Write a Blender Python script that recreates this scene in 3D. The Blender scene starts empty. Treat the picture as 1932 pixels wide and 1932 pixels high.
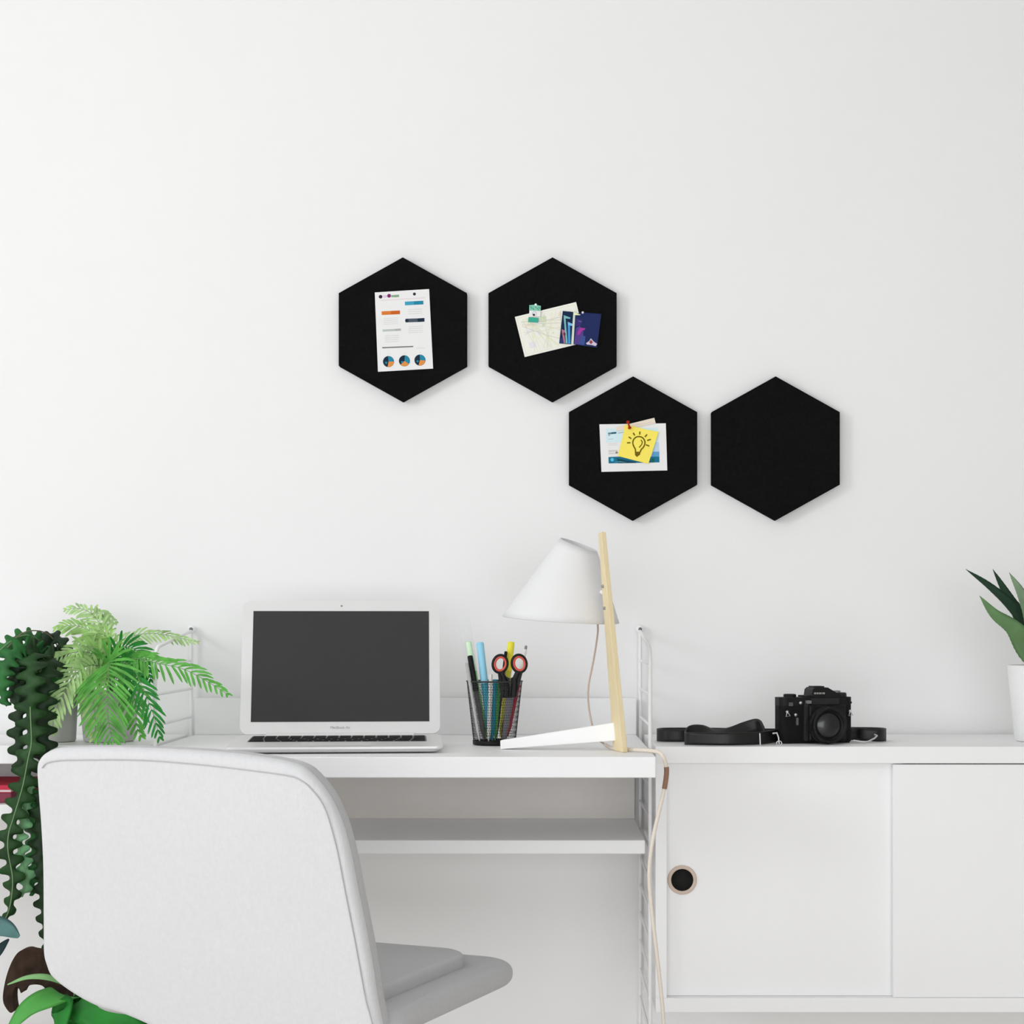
import bpy, math, random
from mathutils import Vector as V, Matrix, noise
random.seed(7)
SC = bpy.context.scene
COL = SC.collection
# ------------------------------------------------------------------ camera model
F = 3261.0            # focal length in pixels of the 1932 frame
CX, CY = 1024.0, 1185.0   # where the optical axis meets the picture
CAMY, CAMZ = -3.1, 0.92

def P(px, py, D):
    """world point seen at a picture position, at distance D in front of the camera plane"""
    return V(((px - CX) * D / F, CAMY + D, CAMZ - (py - CY) * D / F))

def L1(c):
    c = c / 255.0
    return c / 12.92 if c <= 0.04045 else ((c + 0.055) / 1.055) ** 2.4

def C(r, g, b):
    return (L1(r), L1(g), L1(b), 1.0)

# ------------------------------------------------------------------ materials
def mat(name, col, rough=0.5, metal=0.0, var=0.03, scale=60, bump=0.0, bscale=300, trans=0.0, spec=0.5, coat=0.0):
    m = bpy.data.materials.new(name)
    m.use_nodes = True
    nt = m.node_tree
    b = nt.nodes['Principled BSDF']
    b.inputs['Roughness'].default_value = rough
    b.inputs['Metallic'].default_value = metal
    b.inputs['Specular IOR Level'].default_value = spec
    b.inputs['Coat Weight'].default_value = coat
    tc = nt.nodes.new('ShaderNodeTexCoord')
    nz = nt.nodes.new('ShaderNodeTexNoise')
    nz.inputs['Scale'].default_value = scale
    nz.inputs['Detail'].default_value = 4
    nt.links.new(tc.outputs['Object'], nz.inputs['Vector'])
    rp = nt.nodes.new('ShaderNodeValToRGB')
    rp.color_ramp.elements[0].position = 0.3
    rp.color_ramp.elements[1].position = 0.7
    rp.color_ramp.elements[0].color = tuple(max(0, c * (1 - var)) for c in col[:3]) + (1,)
    rp.color_ramp.elements[1].color = tuple(min(1, c * (1 + var)) for c in col[:3]) + (1,)
    nt.links.new(nz.outputs['Fac'], rp.inputs['Fac'])
    nt.links.new(rp.outputs['Color'], b.inputs['Base Color'])
    if bump:
        n2 = nt.nodes.new('ShaderNodeTexNoise')
        n2.inputs['Scale'].default_value = bscale
        n2.inputs['Detail'].default_value = 3
        nt.links.new(tc.outputs['Object'], n2.inputs['Vector'])
        bp = nt.nodes.new('ShaderNodeBump')
        bp.inputs['Strength'].default_value = bump
        bp.inputs['Distance'].default_value = 0.001
        nt.links.new(n2.outputs['Fac'], bp.inputs['Height'])
        nt.links.new(bp.outputs['Normal'], b.inputs['Normal'])
    if trans:
        out = nt.nodes['Material Output']
        tr = nt.nodes.new('ShaderNodeBsdfTranslucent')
        nt.links.new(rp.outputs['Color'], tr.inputs['Color'])
        mx = nt.nodes.new('ShaderNodeMixShader')
        mx.inputs[0].default_value = trans
        nt.links.new(b.outputs[0], mx.inputs[1])
        nt.links.new(tr.outputs[0], mx.inputs[2])
        nt.links.new(mx.outputs[0], out.inputs['Surface'])
    return m

def fabric(name, col):
    m = mat(name, col, 0.95, var=0.02, scale=160, spec=0.15)
    nt = m.node_tree
    b = nt.nodes['Principled BSDF']
    b.inputs['Sheen Weight'].default_value = 0.15
    tc = [n for n in nt.nodes if n.type == 'TEX_COORD'][0]
    mp = nt.nodes.new('ShaderNodeMapping')
    mp.inputs['Scale'].default_value = (900, 900, 90)
    nt.links.new(tc.outputs['Object'], mp.inputs['Vector'])
    nz = nt.nodes.new('ShaderNodeTexNoise')
    nz.inputs['Scale'].default_value = 1.0
    nz.inputs['Detail'].default_value = 2
    nt.links.new(mp.outputs[0], nz.inputs['Vector'])
    bp = nt.nodes.new('ShaderNodeBump')
    bp.inputs['Strength'].default_value = 0.35
    bp.inputs['Distance'].default_value = 0.0015
    nt.links.new(nz.outputs['Fac'], bp.inputs['Height'])
    nt.links.new(bp.outputs['Normal'], b.inputs['Normal'])
    return m

def wood(name, c1, c2, sc=(30, 30, 3), rough=0.55):
    m = mat(name, c1, rough)
    nt = m.node_tree
    nz = [n for n in nt.nodes if n.type == 'TEX_NOISE'][0]
    tc = [n for n in nt.nodes if n.type == 'TEX_COORD'][0]
    mp = nt.nodes.new('ShaderNodeMapping')
    mp.inputs['Scale'].default_value = sc
    nt.links.new(tc.outputs['Object'], mp.inputs['Vector'])
    nt.links.new(mp.outputs[0], nz.inputs['Vector'])
    nz.inputs['Scale'].default_value = 4
    nz.inputs['Detail'].default_value = 6
    rp = [n for n in nt.nodes if n.type == 'VALTORGB'][0]
    rp.color_ramp.elements[0].color = c1
    rp.color_ramp.elements[1].color = c2
    return m

M = {}
M['wall'] = mat('white_wall_paint', C(240, 240, 240), 0.9, var=0.006, scale=3, bump=0.05, bscale=120, spec=0.2)
M['ceiling'] = mat('ceiling_paint', C(242, 242, 242), 0.9, var=0.004, scale=3, spec=0.2)
M['floor'] = wood('pale_oak_floor', C(222, 217, 210), C(230, 226, 220), (2, 30, 2), 0.5)
M['lacquer'] = mat('white_lacquer', C(240, 240, 241), 0.45, var=0.004, scale=8, spec=0.35)
M['wire'] = mat('white_powder_coat', C(240, 240, 240), 0.4, var=0.004, spec=0.4)
M['screw'] = mat('screw_steel', C(130, 132, 136), 0.35, 0.8)
M['felt'] = mat('black_felt', C(21, 21, 21), 1.0, var=0.15, scale=220, bump=0.6, bscale=700, spec=0.02)
M['paper'] = mat('white_paper', C(236, 236, 236), 0.85, var=0.006, spec=0.2)
M['cream'] = mat('cream_paper', C(241, 240, 231), 0.85, var=0.01, spec=0.2)
M['alu'] = mat('silver_aluminium', C(226, 226, 226), 0.42, 0.25, var=0.006, spec=0.5)
M['screen'] = mat('dark_display_glass', C(54, 54, 54), 0.5, var=0.02, spec=0.25)
M['key'] = mat('black_keys', C(22, 22, 22), 0.6, spec=0.2)
M['well'] = mat('dark_keyboard_well', C(120, 120, 120), 0.6)
M['pad'] = mat('trackpad', C(216, 216, 216), 0.5)
M['greytext'] = mat('grey_lettering', C(168, 168, 168), 0.6)
M['fabric'] = fabric('light_grey_wool', C(212, 212, 214))
M['seam'] = mat('seam_thread', C(186, 186, 188), 0.9, spec=0.1)
M['fabric2'] = fabric('mid_grey_wool', C(190, 190, 192))
M['chrome'] = mat('polished_steel', C(190, 190, 192), 0.2, 0.9)
M['oak'] = wood('pale_oak', C(230, 211, 166), C(238, 222, 184), (60, 60, 4))
M['lampwhite'] = mat('white_lamp_paint', C(244, 244, 244), 0.5, var=0.003, spec=0.3)
M['shade'] = mat('white_paper_shade', C(240, 240, 241), 0.8, var=0.004, trans=0.15, spec=0.15)
M['cord'] = mat('pale_textile_cord', C(232, 222, 210), 0.9, var=0.06, scale=900, spec=0.1)
M['cord2'] = mat('taupe_cord', C(196, 176, 164), 0.9, var=0.06, scale=900, spec=0.1)
M['sleeve'] = mat('brown_cord_sleeve', C(150, 116, 96), 0.7, spec=0.2)
M['mesh'] = mat('black_wire_mesh', C(52, 52, 54), 0.45, 0.3)
M['black'] = mat('black_plastic', C(15, 15, 15), 0.5, spec=0.25)
M['leather'] = mat('black_strap_leather', C(20, 20, 20), 0.42, var=0.1, scale=150, bump=0.15, bscale=500, spec=0.4)
M['grip'] = mat('black_grip_leather', C(12, 12, 12), 0.75, var=0.15, bump=0.5, bscale=900, spec=0.25)
M['camgrey'] = mat('dark_grey_metal', C(40, 40, 41), 0.55, 0.1, spec=0.25)
M['glass'] = mat('dark_lens_glass', C(20, 21, 23), 0.25, spec=0.5, coat=0.3)
M['steel'] = mat('bright_steel', C(205, 205, 205), 0.28, 0.7)
M['redplastic'] = mat('red_orange_plastic', C(206, 78, 58), 0.45)
M['pot'] = mat('white_ceramic', C(236, 236, 236), 0.4, var=0.006)
M['greypot'] = mat('pale_grey_ceramic', C(196, 195, 192), 0.55, var=0.02)
M['soil'] = mat('potting_soil', C(52, 42, 34), 1.0, var=0.3, scale=200, bump=0.8, bscale=300)
def leafm(name, col, var=0.30, tr=0.25, sc=45):
    return mat(name, col, 0.55, var=var, scale=sc, trans=tr, spec=0.3)
M['fern1'] = leafm('fern_light_green', C(164, 208, 124))
M['fern2'] = leafm('fern_green', C(100, 176, 78))
M['fern3'] = leafm('fern_deep_green', C(40, 134, 50))
M['fern4'] = leafm('fern_pale_green', C(178, 214, 146))
M['cact1'] = leafm('cactus_dark_green', C(22, 50, 20), 0.5, 0.05, 30)
M['cact2'] = leafm('cactus_mid_green', C(40, 104, 48), 0.3, 0.1, 40)
M['cact3'] = leafm('cactus_light_green', C(120, 180, 128), 0.25, 0.15, 40)
M['rib'] = mat('pale_green_rib', C(120, 150, 104), 0.6)
M['aloe1'] = leafm('aloe_dark_green', C(36, 66, 46), 0.2, 0.03, 30)
M['aloe2'] = leafm('aloe_grey_green', C(124, 150, 118), 0.15, 0.05, 25)
M['aloe3'] = leafm('aloe_fresh_green', C(104, 142, 94), 0.15, 0.05, 25)
M['stag'] = leafm('staghorn_green', C(92, 178, 84), 0.25, 0.25, 12)
M['stag2'] = leafm('staghorn_deep_green', C(40, 132, 48), 0.3, 0.2, 14)
M['stag3'] = leafm('staghorn_pale_green', C(160, 214, 146), 0.2, 0.3, 14)
M['brownleaf'] = mat('dry_brown_leaf', C(72, 56, 48), 0.85, var=0.35, scale=60, spec=0.15)
M['teal'] = leafm('blue_green_leaf', C(84, 124, 122), 0.3, 0.05, 20)
M['basket'] = mat('brown_clay', C(120, 96, 80), 0.9, var=0.1)
M['bookred'] = mat('red_book_cloth', C(204, 42, 74), 0.7)
M['bookmaroon'] = mat('maroon_book_cloth', C(134, 50, 74), 0.7)
def flat(name, r, g, b):
    if name not in M:
        M[name] = mat(name, C(r, g, b), 0.8, var=0.01, spec=0.2)
    return M[name]

# ------------------------------------------------------------------ mesh builder
class MB:
    def __init__(s):
        s.v, s.f, s.m, s.sm = [], [], [], []
    def add(s, vs, fs, mi=0, smooth=False):
        b = len(s.v)
        s.v += [V(p) for p in vs]
        for f in fs:
            s.f.append([b + i for i in f]); s.m.append(mi); s.sm.append(smooth)
        return s
    def hexa(s, c, mi=0):   # 8 corners: bottom 4 ccw, top 4 ccw
        return s.add(c, [(3, 2, 1, 0), (4, 5, 6, 7), (0, 1, 5, 4), (1, 2, 6, 5), (2, 3, 7, 6), (3, 0, 4, 7)], mi)
    def box(s, lo, hi, mi=0, X=None):
        x0, y0, z0 = lo; x1, y1, z1 = hi
        c = [(x0, y0, z0), (x1, y0, z0), (x1, y1, z0), (x0, y1, z0), (x0, y0, z1), (x1, y0, z1), (x1, y1, z1), (x0, y1, z1)]
        if X is not None: c = [X @ V(p) for p in c]
        return s.hexa(c, mi)
    def prism(s, pts, off, mi=0, smooth=False):
        n = len(pts); off = V(off)
        a = [V(p) for p in pts]; b = [p + off for p in a]
        fs = [tuple(range(n - 1, -1, -1)), tuple(range(n, 2 * n))]
        s.add(a + b, fs, mi)
        s.add(a + b, [(i, (i + 1) % n, n + (i + 1) % n, n + i) for i in range(n)], mi, smooth)
        return s
    def poly(s, pts, mi=0):
        return s.add(pts, [tuple(range(len(pts)))], mi)
    def tube(s, pts, r, n=10, mi=0, closed=False, cap=True):
        pts = [V(p) for p in pts]; N = len(pts)
        rs = r if isinstance(r, (list, tuple)) else [r] * N
        ring = []; u = None
        for i, p in enumerate(pts):
            a = pts[(i - 1) % N] if (closed or i > 0) else p
            b = pts[(i + 1) % N] if (closed or i < N - 1) else p
            t = (b - a).normalized()
            if u is None:
                u = t.cross(V((0, 0, 1)))
                if u.length < 0.1: u = t.cross(V((1, 0, 0)))
            else:
                u = u - t * u.dot(t)
            u.normalize(); w = t.cross(u)
            ring.append([p + (u * math.cos(2 * math.pi * k / n) + w * math.sin(2 * math.pi * k / n)) * rs[i] for k in range(n)])
        vs = [q for rg in ring for q in rg]; fs = []
        for i in range(N if closed else N - 1):
            j = (i + 1) % N
            for k in range(n):
                fs.append((i * n + k, i * n + (k + 1) % n, j * n + (k + 1) % n, j * n + k))
        s.add(vs, fs, mi, True)
        if cap and not closed:
            s.add(ring[0], [tuple(range(n - 1, -1, -1))], mi); s.add(ring[-1], [tuple(range(n))], mi)
        return s
    def lathe(s, prof, o, n=48, mi=0, X=None, smooth=True):
        """prof: (radius, height) along local z"""
        o = V(o); vs = []; fs = []; k = len(prof)
        for r, h in prof:
            for i in range(n):
                a = 2 * math.pi * i / n
                p = V((r * math.cos(a), r * math.sin(a), h))
                vs.append(o + (X @ p if X is not None else p))
        for j in range(k - 1):
            for i in range(n):
                fs.append((j * n + i, j * n + (i + 1) % n, (j + 1) * n + (i + 1) % n, (j + 1) * n + i))
        s.add(vs, fs, mi, smooth)
        if prof[0][0] > 1e-5: s.add(vs[:n], [tuple(range(n - 1, -1, -1))], mi)
        if prof[-1][0] > 1e-5: s.add(vs[-n:], [tuple(range(n))], mi)
        return s
    def ball(s, c, r, mi=0, n=16, m=10):
        return s.lathe([(max(1e-6, r * math.sin(math.pi * j / m)), -r * math.cos(math.pi * j / m)) for j in range(m + 1)], c, n, mi)
    def build(s, name, mats, parent=None, label=None, bevel=0, seg=2, solid=0, offset=0, merge=False, subsurf=0):
        me = bpy.data.meshes.new(name)
        c = V((0, 0, 0))
        for p in s.v: c += p
        c /= max(1, len(s.v))
        me.from_pydata([p - c for p in s.v], [], s.f)
        for m in (mats if isinstance(mats, (list, tuple)) else [mats]): me.materials.append(m)
        for i, p in enumerate(me.polygons):
            p.material_index = s.m[i]; p.use_smooth = s.sm[i]
        me.update()
        o = bpy.data.objects.new(name, me); COL.objects.link(o)
        if merge:
            import bmesh
            bm = bmesh.new(); bm.from_mesh(me)
            bmesh.ops.remove_doubles(bm, verts=bm.verts, dist=1e-6)
            bmesh.ops.recalc_face_normals(bm, faces=bm.faces)
            bm.to_mesh(me); bm.free()
        o.location = c - WL(parent)
        if parent is not None: o.parent = parent
        WLOC[o.name] = c
        if label: o['label'] = label
        if bevel:
            b = o.modifiers.new('bevel', 'BEVEL'); b.width = bevel; b.segments = seg; b.limit_method = 'ANGLE'; b.angle_limit = 0.6
            b.harden_normals = False
        if solid:
            d = o.modifiers.new('solid', 'SOLIDIFY'); d.thickness = solid; d.offset = offset
        if subsurf:
            d = o.modifiers.new('sub', 'SUBSURF'); d.levels = subsurf; d.render_levels = subsurf
        return o
WLOC = {}
def WL(o): return V((0, 0, 0)) if o is None else WLOC[o.name]
def tag(o, label, cat, group=None):
    o['label'] = label; o['category'] = cat
    if group: o['group'] = group
    return o
def thing(name, loc, label, cat, group=None):
    o = bpy.data.objects.new(name, None); COL.objects.link(o)
    o.location = V(loc); WLOC[o.name] = V(loc); o.empty_display_size = 0.02
    return tag(o, label, cat, group)
def struct(o):
    o['kind'] = 'structure'; return o
def catmull(pts, n, closed=False):
    pts = [V(p) for p in pts]; N = len(pts); out = []
    segs = N if closed else N - 1
    for i in range(segs):
        p1, p2 = pts[i], pts[(i + 1) % N]
        p0 = pts[(i - 1) % N] if (closed or i > 0) else p1 * 2 - p2
        p3 = pts[(i + 2) % N] if (closed or i < N - 2) else p2 * 2 - p1
        for k in range(n):
            t = k / n
            out.append(0.5 * ((2 * p1) + (p2 - p0) * t + (2 * p0 - 5 * p1 + 4 * p2 - p3) * t * t + (3 * p1 - p0 - 3 * p2 + p3) * t ** 3))
    if not closed: out.append(pts[-1])
    return out
def Rz(a): return Matrix.Rotation(a, 4, 'Z')
def frame(o, ex, ey, ez):
    m = Matrix((ex, ey, ez)).transposed().to_4x4(); m.translation = V(o); return m

# ------------------------------------------------------------------ room
X0, X1, Y0, H = -3.4, 3.6, -4.6, 3.0
struct(MB().box((X0 - .1, 0, 0), (X1 + .1, .1, H)).build('wall_back', M['wall']))
struct(MB().box((X0 - .1, Y0 - .1, -.1), (X1 + .1, .1, 0)).build('floor', M['floor']))
struct(MB().box((X0 - .1, Y0 - .1, H), (X1 + .1, .1, H + .1)).build('ceiling', M['ceiling']))
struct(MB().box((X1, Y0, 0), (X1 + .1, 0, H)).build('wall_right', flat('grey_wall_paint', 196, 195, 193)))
wy0, wy1, wz0, wz1 = -3.3, -2.0, 1.5, 2.75
w = MB()
w.box((X0 - .1, Y0, 0), (X0, wy0, H)); w.box((X0 - .1, wy1, 0), (X0, 0, H))
w.box((X0 - .1, wy0, 0), (X0, wy1, wz0)); w.box((X0 - .1, wy0, wz1), (X0, wy1, H))
struct(w.build('wall_left', M['wall']))
w = MB()
for a, b in (((wy0, wz0), (wy1, wz0 + .05)), ((wy0, wz1 - .05), (wy1, wz1)), ((wy0, wz0 + .05), (wy0 + .05, wz1 - .05)), ((wy1 - .05, wz0 + .05), (wy1, wz1 - .05)), (((wy0 + wy1) / 2 - .02, wz0 + .05), ((wy0 + wy1) / 2 + .02, wz1 - .05))):
    w.box((X0 - .09, a[0], a[1]), (X0 - .03, b[0], b[1]))
struct(w.build('window_1', M['lacquer'], bevel=.004))
fx0, fx1, fz0, fz1 = -2.2, 2.0, 0.05, 1.6
w = MB()
w.box((X0, Y0 - .1, 0), (fx0, Y0, H)); w.box((fx1, Y0 - .1, 0), (X1, Y0, H))
w.box((fx0, Y0 - .1, 0), (fx1, Y0, fz0)); w.box((fx0, Y0 - .1, fz1), (fx1, Y0, H))
struct(w.build('wall_front', M['wall']))
w = MB()
for k in range(5):
    x = fx0 + .03 + (fx1 - fx0 - .06) * k / 4
    w.box((x - .03, Y0 - .08, fz0), (x + .03, Y0 - .03, fz1))
w.box((fx0, Y0 - .081, fz0), (fx1, Y0 - .029, fz0 + .06)); w.box((fx0, Y0 - .081, fz1 - .06), (fx1, Y0 - .029, fz1))
struct(w.build('added_fill_window', M['lacquer'], bevel=.004))  # unseen low window, added as the opening for the frontal fill
struct(MB().box((X0, -.014, 0), (X1, 0, .09)).build('baseboard_back', M['lacquer'], bevel=.003))

# ------------------------------------------------------------------ pinboards and pinned papers
PB = 0.015
HEX = [((760, 621.5), 'black hexagonal felt board carrying the white infographic sheet'),
       ((1042.5, 621.5), 'black hexagonal felt board carrying the cream map and the blue brochure'),
       ((1194.5, 846), 'black hexagonal felt board carrying the white photo card and yellow sticky note'),
       ((1463.5, 846), 'empty black hexagonal felt board with nothing pinned on it')]
for (hx, hy), lab in HEX:
    pts = [(hx, hy - 136), (hx + 121, hy - 68.5), (hx + 121, hy + 68.5), (hx, hy + 136), (hx - 121, hy + 68.5), (hx - 121, hy - 68.5)]
    o = MB().prism([P(a, b, 3.1 - .002 - PB) for a, b in pts], (0, PB, 0)).build('hexagonal_pinboard', M['felt'], bevel=.0012)
    tag(o, lab, 'pinboard', 'black hexagon pinboards')
DB = 3.1 - .002 - PB            # distance of the felt face

class Sheet:
    """a sheet of paper pinned on the felt, its print raised by a hair in the same mesh; crop maps zoomed picture coordinates"""
    def __init__(s, ox, oy, sc, lift, mats):
        s.ox, s.oy, s.sc, s.D = ox, oy, sc, DB - lift
        s.mats = mats; s.mb = MB(); s.n = 0
    def p(s, x, y, k=0): return P(s.ox + x / s.sc, s.oy + y / s.sc, s.D - k)
    def mi(s, m):
        if m not in s.mats: s.mats.append(m)
        return s.mats.index(m)
    def base(s, pts, t=.0005, m=None):
        s.mb.prism([s.p(x, y) for x, y in pts], (0, t, 0), 0 if m is None else s.mi(m)); return s
    def ink(s, pts, m):
        s.n += 1
        s.mb.poly([s.p(x, y, .00012 + .000004 * s.n) for x, y in pts], s.mi(m)); return s
    def bar(s, x0, y0, x1, y1, h, m):
        d = V((x1 - x0, y1 - y0)); n = V((-d.y, d.x)).normalized() * (h / 2)
        return s.ink([(x0 - n.x, y0 - n.y), (x1 - n.x, y1 - n.y), (x1 + n.x, y1 + n.y), (x0 + n.x, y0 + n.y)], m)
    def line(s, pts, h, m):
        for a, b in zip(pts[:-1], pts[1:]): s.bar(*a, *b, h, m)
        return s
    def disc(s, x, y, r, m, a0=0, a1=360):
        n = max(4, int(24 * (a1 - a0) / 360))
        pts = [(x + r * math.cos(math.radians(a0 + (a1 - a0) * i / n)), y + r * math.sin(math.radians(a0 + (a1 - a0) * i / n))) for i in range(n + (0 if a1 - a0 == 360 else 1))]
        if a1 - a0 != 360: pts.append((x, y))
        return s.ink(pts, m)
    def ring(s, x, y, r, h, m, a0=0, a1=360, n=24):
        pts = [(x + r * math.cos(math.radians(a0 + (a1 - a0) * i / n)), y + r * math.sin(math.radians(a0 + (a1 - a0) * i / n))) for i in range(n + 1)]
        return s.line(pts, h, m)

# infographic sheet
s = Sheet(640, 480, 6.662, .0012, [M['paper']])
s.base([(447, 478), (1130, 435), (1180, 1435), (487, 1475)])
navy = flat('ink_navy', 26, 46, 66); cyan = flat('ink_cyan', 64, 160, 190); cyan2 = flat('ink_deep_cyan', 38, 134, 164)
orange = flat('ink_orange', 220, 124, 50); orange2 = flat('ink_deep_orange', 204, 98, 32); grey = flat('ink_grey', 170, 178, 176)
pale = flat('ink_pale_grey', 218, 217, 216); slate = flat('ink_slate', 74, 84, 98); dk = flat('ink_dark', 60, 42, 62); mag = flat('ink_plum', 120, 36, 104); grn = flat('ink_green', 132, 168, 134)
s.disc(520, 532, 23, dk).bar(552, 530, 600, 526, 30, flat('ink_pink', 222, 196, 222)).disc(627, 520, 24, mag).bar(655, 526, 690, 523, 26, grn).bar(690, 525, 752, 520, 30, grn)
s.disc(945, 498, 19, dk).bar(505, 578, 1080, 545, 5, flat('ink_rose', 222, 196, 196))
s.bar(826, 617, 940, 611, 46, cyan).bar(940, 611, 1058, 605, 46, cyan2)
s.bar(533, 739, 650, 733, 46, orange).bar(650, 733, 764, 728, 46, orange2)
s.bar(834, 832, 985, 827, 46, slate).bar(985, 827, 1072, 822, 46, navy); s.disc(850, 832, 22, navy)
s.bar(545, 957, 700, 950, 26, flat('ink_sage', 186, 194, 190)).bar(700, 950, 775, 945, 26, grey)
for y in (800, 825, 850, 872): s.bar(560, y + 6, 740, y - 4, 7, pale)
for y in (690, 715, 742): s.bar(865, y + 6, 1045, y - 4, 7, pale)
for y in (905, 930, 957, 980): s.bar(870, y + 6, 1050, y - 4, 7, pale)
for y in (1020, 1045, 1070, 1095): s.bar(575, y + 6, 750, y - 4, 7, pale)
s.bar(540, 1173, 930, 1157, 15, flat('ink_mid_grey', 120, 120, 118)).bar(965, 1180, 1080, 1174, 6, pale)
for x, y, a in ((620, 1347, 0), (820, 1338, 35), (1015, 1328, 5)):
    s.disc(x, y, 70, navy).disc(x, y, 68, cyan2, -95 + a * .3, 20 + a).disc(x, y, 68, flat('ink_amber', 224, 146, 72), 0 + a, 100 + a).disc(x - 30, y + 15, 14, cyan2)
    s.bar(x - 14, y - 95, x + 14, y - 97, 5, pale)
tag(s.mb.build('infographic_sheet', s.mats), 'white printed sheet with orange and blue bars and three pie charts on the black hexagon', 'sheet of paper')

# map, clip, brochure, pin
s = Sheet(960, 560, 10.168, .0012, [M['cream']])
s.base([(115, 385), (1290, 100), (1480, 870), (305, 1155)])
mp = [flat('map_sage', 206, 222, 188), flat('map_line', 224, 222, 200), flat('map_peach', 242, 226, 206), flat('map_lilac', 232, 228, 240), flat('map_grey', 208, 208, 204), flat('map_yellow', 236, 238, 200)]
s.ink([(600, 380), (715, 370), (725, 485), (605, 500)], mp[0]).ink([(640, 520), (690, 510), (690, 570), (640, 590)], mp[0]).ink([(960, 290), (1010, 280), (1000, 360), (950, 370)], mp[2])
s.ink([(320, 680), (420, 610), (440, 660), (330, 730)], mp[3]).ink([(540, 630), (600, 640), (610, 760), (560, 720)], mp[3]).ink([(380, 880), (520, 860), (530, 960), (420, 990)], mp[3]).ink([(440, 750), (500, 740), (500, 790), (450, 800)], mp[5])
s.ink([(300, 545), (420, 510), (440, 550), (320, 600)], mp[2])
for k in range(26):
    t0, t1 = random.random(), random.random(); side = random.random() < .5
    q = lambda u, v: (115 + 1175 * u + 190 * v, 385 - 285 * u + 770 * v)
    if side: a, b = q(.08, .1 + .8 * t0), q(.74, .1 + .8 * t1)
    else: a, b = q(.08 + .66 * t0, .1), q(.08 + .66 * t1, .92)
    mid = ((a[0] + b[0]) / 2 + random.uniform(-40, 40), (a[1] + b[1]) / 2 + random.uniform(-40, 40))
    s.line([a, mid, b], random.choice((5, 7, 9)), random.choice((mp[1], mp[1], mp[4], mp[5])))
s.disc(850, 690, 13, mp[4]).disc(750, 575, 10, mp[3]).line([q(.03, .05), q(.97, .05), q(.97, .95), q(.03, .95), q(.03, .05)], 5, mp[1])
tag(s.mb.build('map_sheet', s.mats), 'tilted cream sheet printed with a faint street map on the black hexagon', 'map')

s = Sheet(960, 560, 10.168, .004, [flat('clip_mint', 134, 200, 178)])
s.base([(392, 160), (500, 150), (615, 175), (610, 275), (390, 262)], .002)
s.base([(395, 262), (610, 275), (600, 375), (385, 390)], .0015, M['paper'])
s.base([(378, 392), (572, 405), (560, 492), (370, 478)], .002, flat('clip_teal', 62, 172, 148))
for x, y in ((430, 205), (470, 230), (520, 205), (560, 235), (585, 210)): s.bar(x - 14, y - 22, x + 12, y + 20, 14, flat('clip_green_ink', 70, 146, 120))
s.ring(490, 325, 40, 8, grey).disc(480, 345, 22, dk); s.disc(515, 150, 22, flat('clip_white', 226, 244, 238))
tag(s.mb.build('note_clip', s.mats), 'small mint and teal clip holding the top edge of the cream map', 'clip')

br = thing('folded_brochure', P(1095, 622, DB), 'navy folded brochure with bright coloured arrow shapes overlapping the cream map', 'brochure')
s = Sheet(960, 560, 10.168, .0026, [flat('brochure_navy', 20, 40, 74)])
s.base([(1035, 270), (1242, 290), (1200, 910), (965, 893)])
s.line([(1112, 893), (1068, 380)], 34, flat('arrow_aqua', 122, 184, 190)); s.ink([(1050, 350), (1185, 400), (1170, 425), (1060, 410)], flat('arrow_aqua', 0, 0, 0))
s.line([(1160, 900), (1152, 500)], 44, flat('arrow_blue', 78, 152, 214)); s.ink([(1130, 480), (1238, 525), (1220, 560), (1140, 545)], flat('arrow_sky', 126, 190, 232))
s.line([(1072, 893), (1030, 640)], 34, flat('arrow_pink', 176, 120, 140)); s.ink([(1015, 620), (1085, 650), (1075, 680), (1020, 670)], flat('arrow_pink', 0, 0, 0)); s.disc(1068, 715, 24, flat('ink_wine', 120, 40, 56))
s.ink([(985, 780), (1040, 800), (1050, 893), (965, 893)], flat('brochure_indigo', 44, 56, 116))
s.mb.build('page', s.mats, br)
s = Sheet(960, 560, 10.168, .0032, [flat('brochure_spine', 212, 222, 206)])
s.base([(1238, 285), (1275, 262), (1272, 360), (1240, 910), (1196, 905)]); s.ink([(1248, 300), (1380, 345), (1360, 352), (1250, 350)], flat('arrow_yellow', 236, 240, 186))
s.mb.build('spine', s.mats, br)
s = Sheet(960, 560, 10.168, .0030, [flat('brochure_blue', 32, 44, 92)])
s.base([(1268, 330), (1400, 300), (1775, 328), (1692, 975), (1400, 935), (1240, 908)])
s.ink([(1250, 900), (1290, 600), (1360, 560), (1430, 660), (1410, 925)], flat('brochure_violet', 84, 66, 140)).ink([(1280, 560), (1290, 420), (1420, 440), (1370, 560)], flat('brochure_deep_violet', 62, 48, 118))
s.ink([(1325, 660), (1370, 590), (1470, 605), (1455, 635), (1400, 650), (1360, 720), (1310, 740)], flat('ink_magenta', 168, 58, 156)).ink([(1340, 905), (1410, 740), (1470, 760), (1450, 930)], flat('brochure_steel', 60, 82, 146))
s.ink([(1480, 890), (1540, 850), (1575, 795), (1625, 855), (1695, 905), (1665, 945), (1590, 925), (1500, 915)], flat('logo_pale', 208, 196, 216)).ink([(1540, 870), (1575, 825), (1615, 870), (1575, 910)], flat('logo_red', 150, 66, 76))
s.ink([(1335, 455), (1400, 470), (1390, 490), (1330, 475)], flat('brochure_haze', 92, 88, 150))
s.mb.build('page', s.mats, br)
pin = thing('push_pin', P(1099.5, 589.7, DB), 'tiny white round pin head at the top of the navy brochure', 'push pin')
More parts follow.
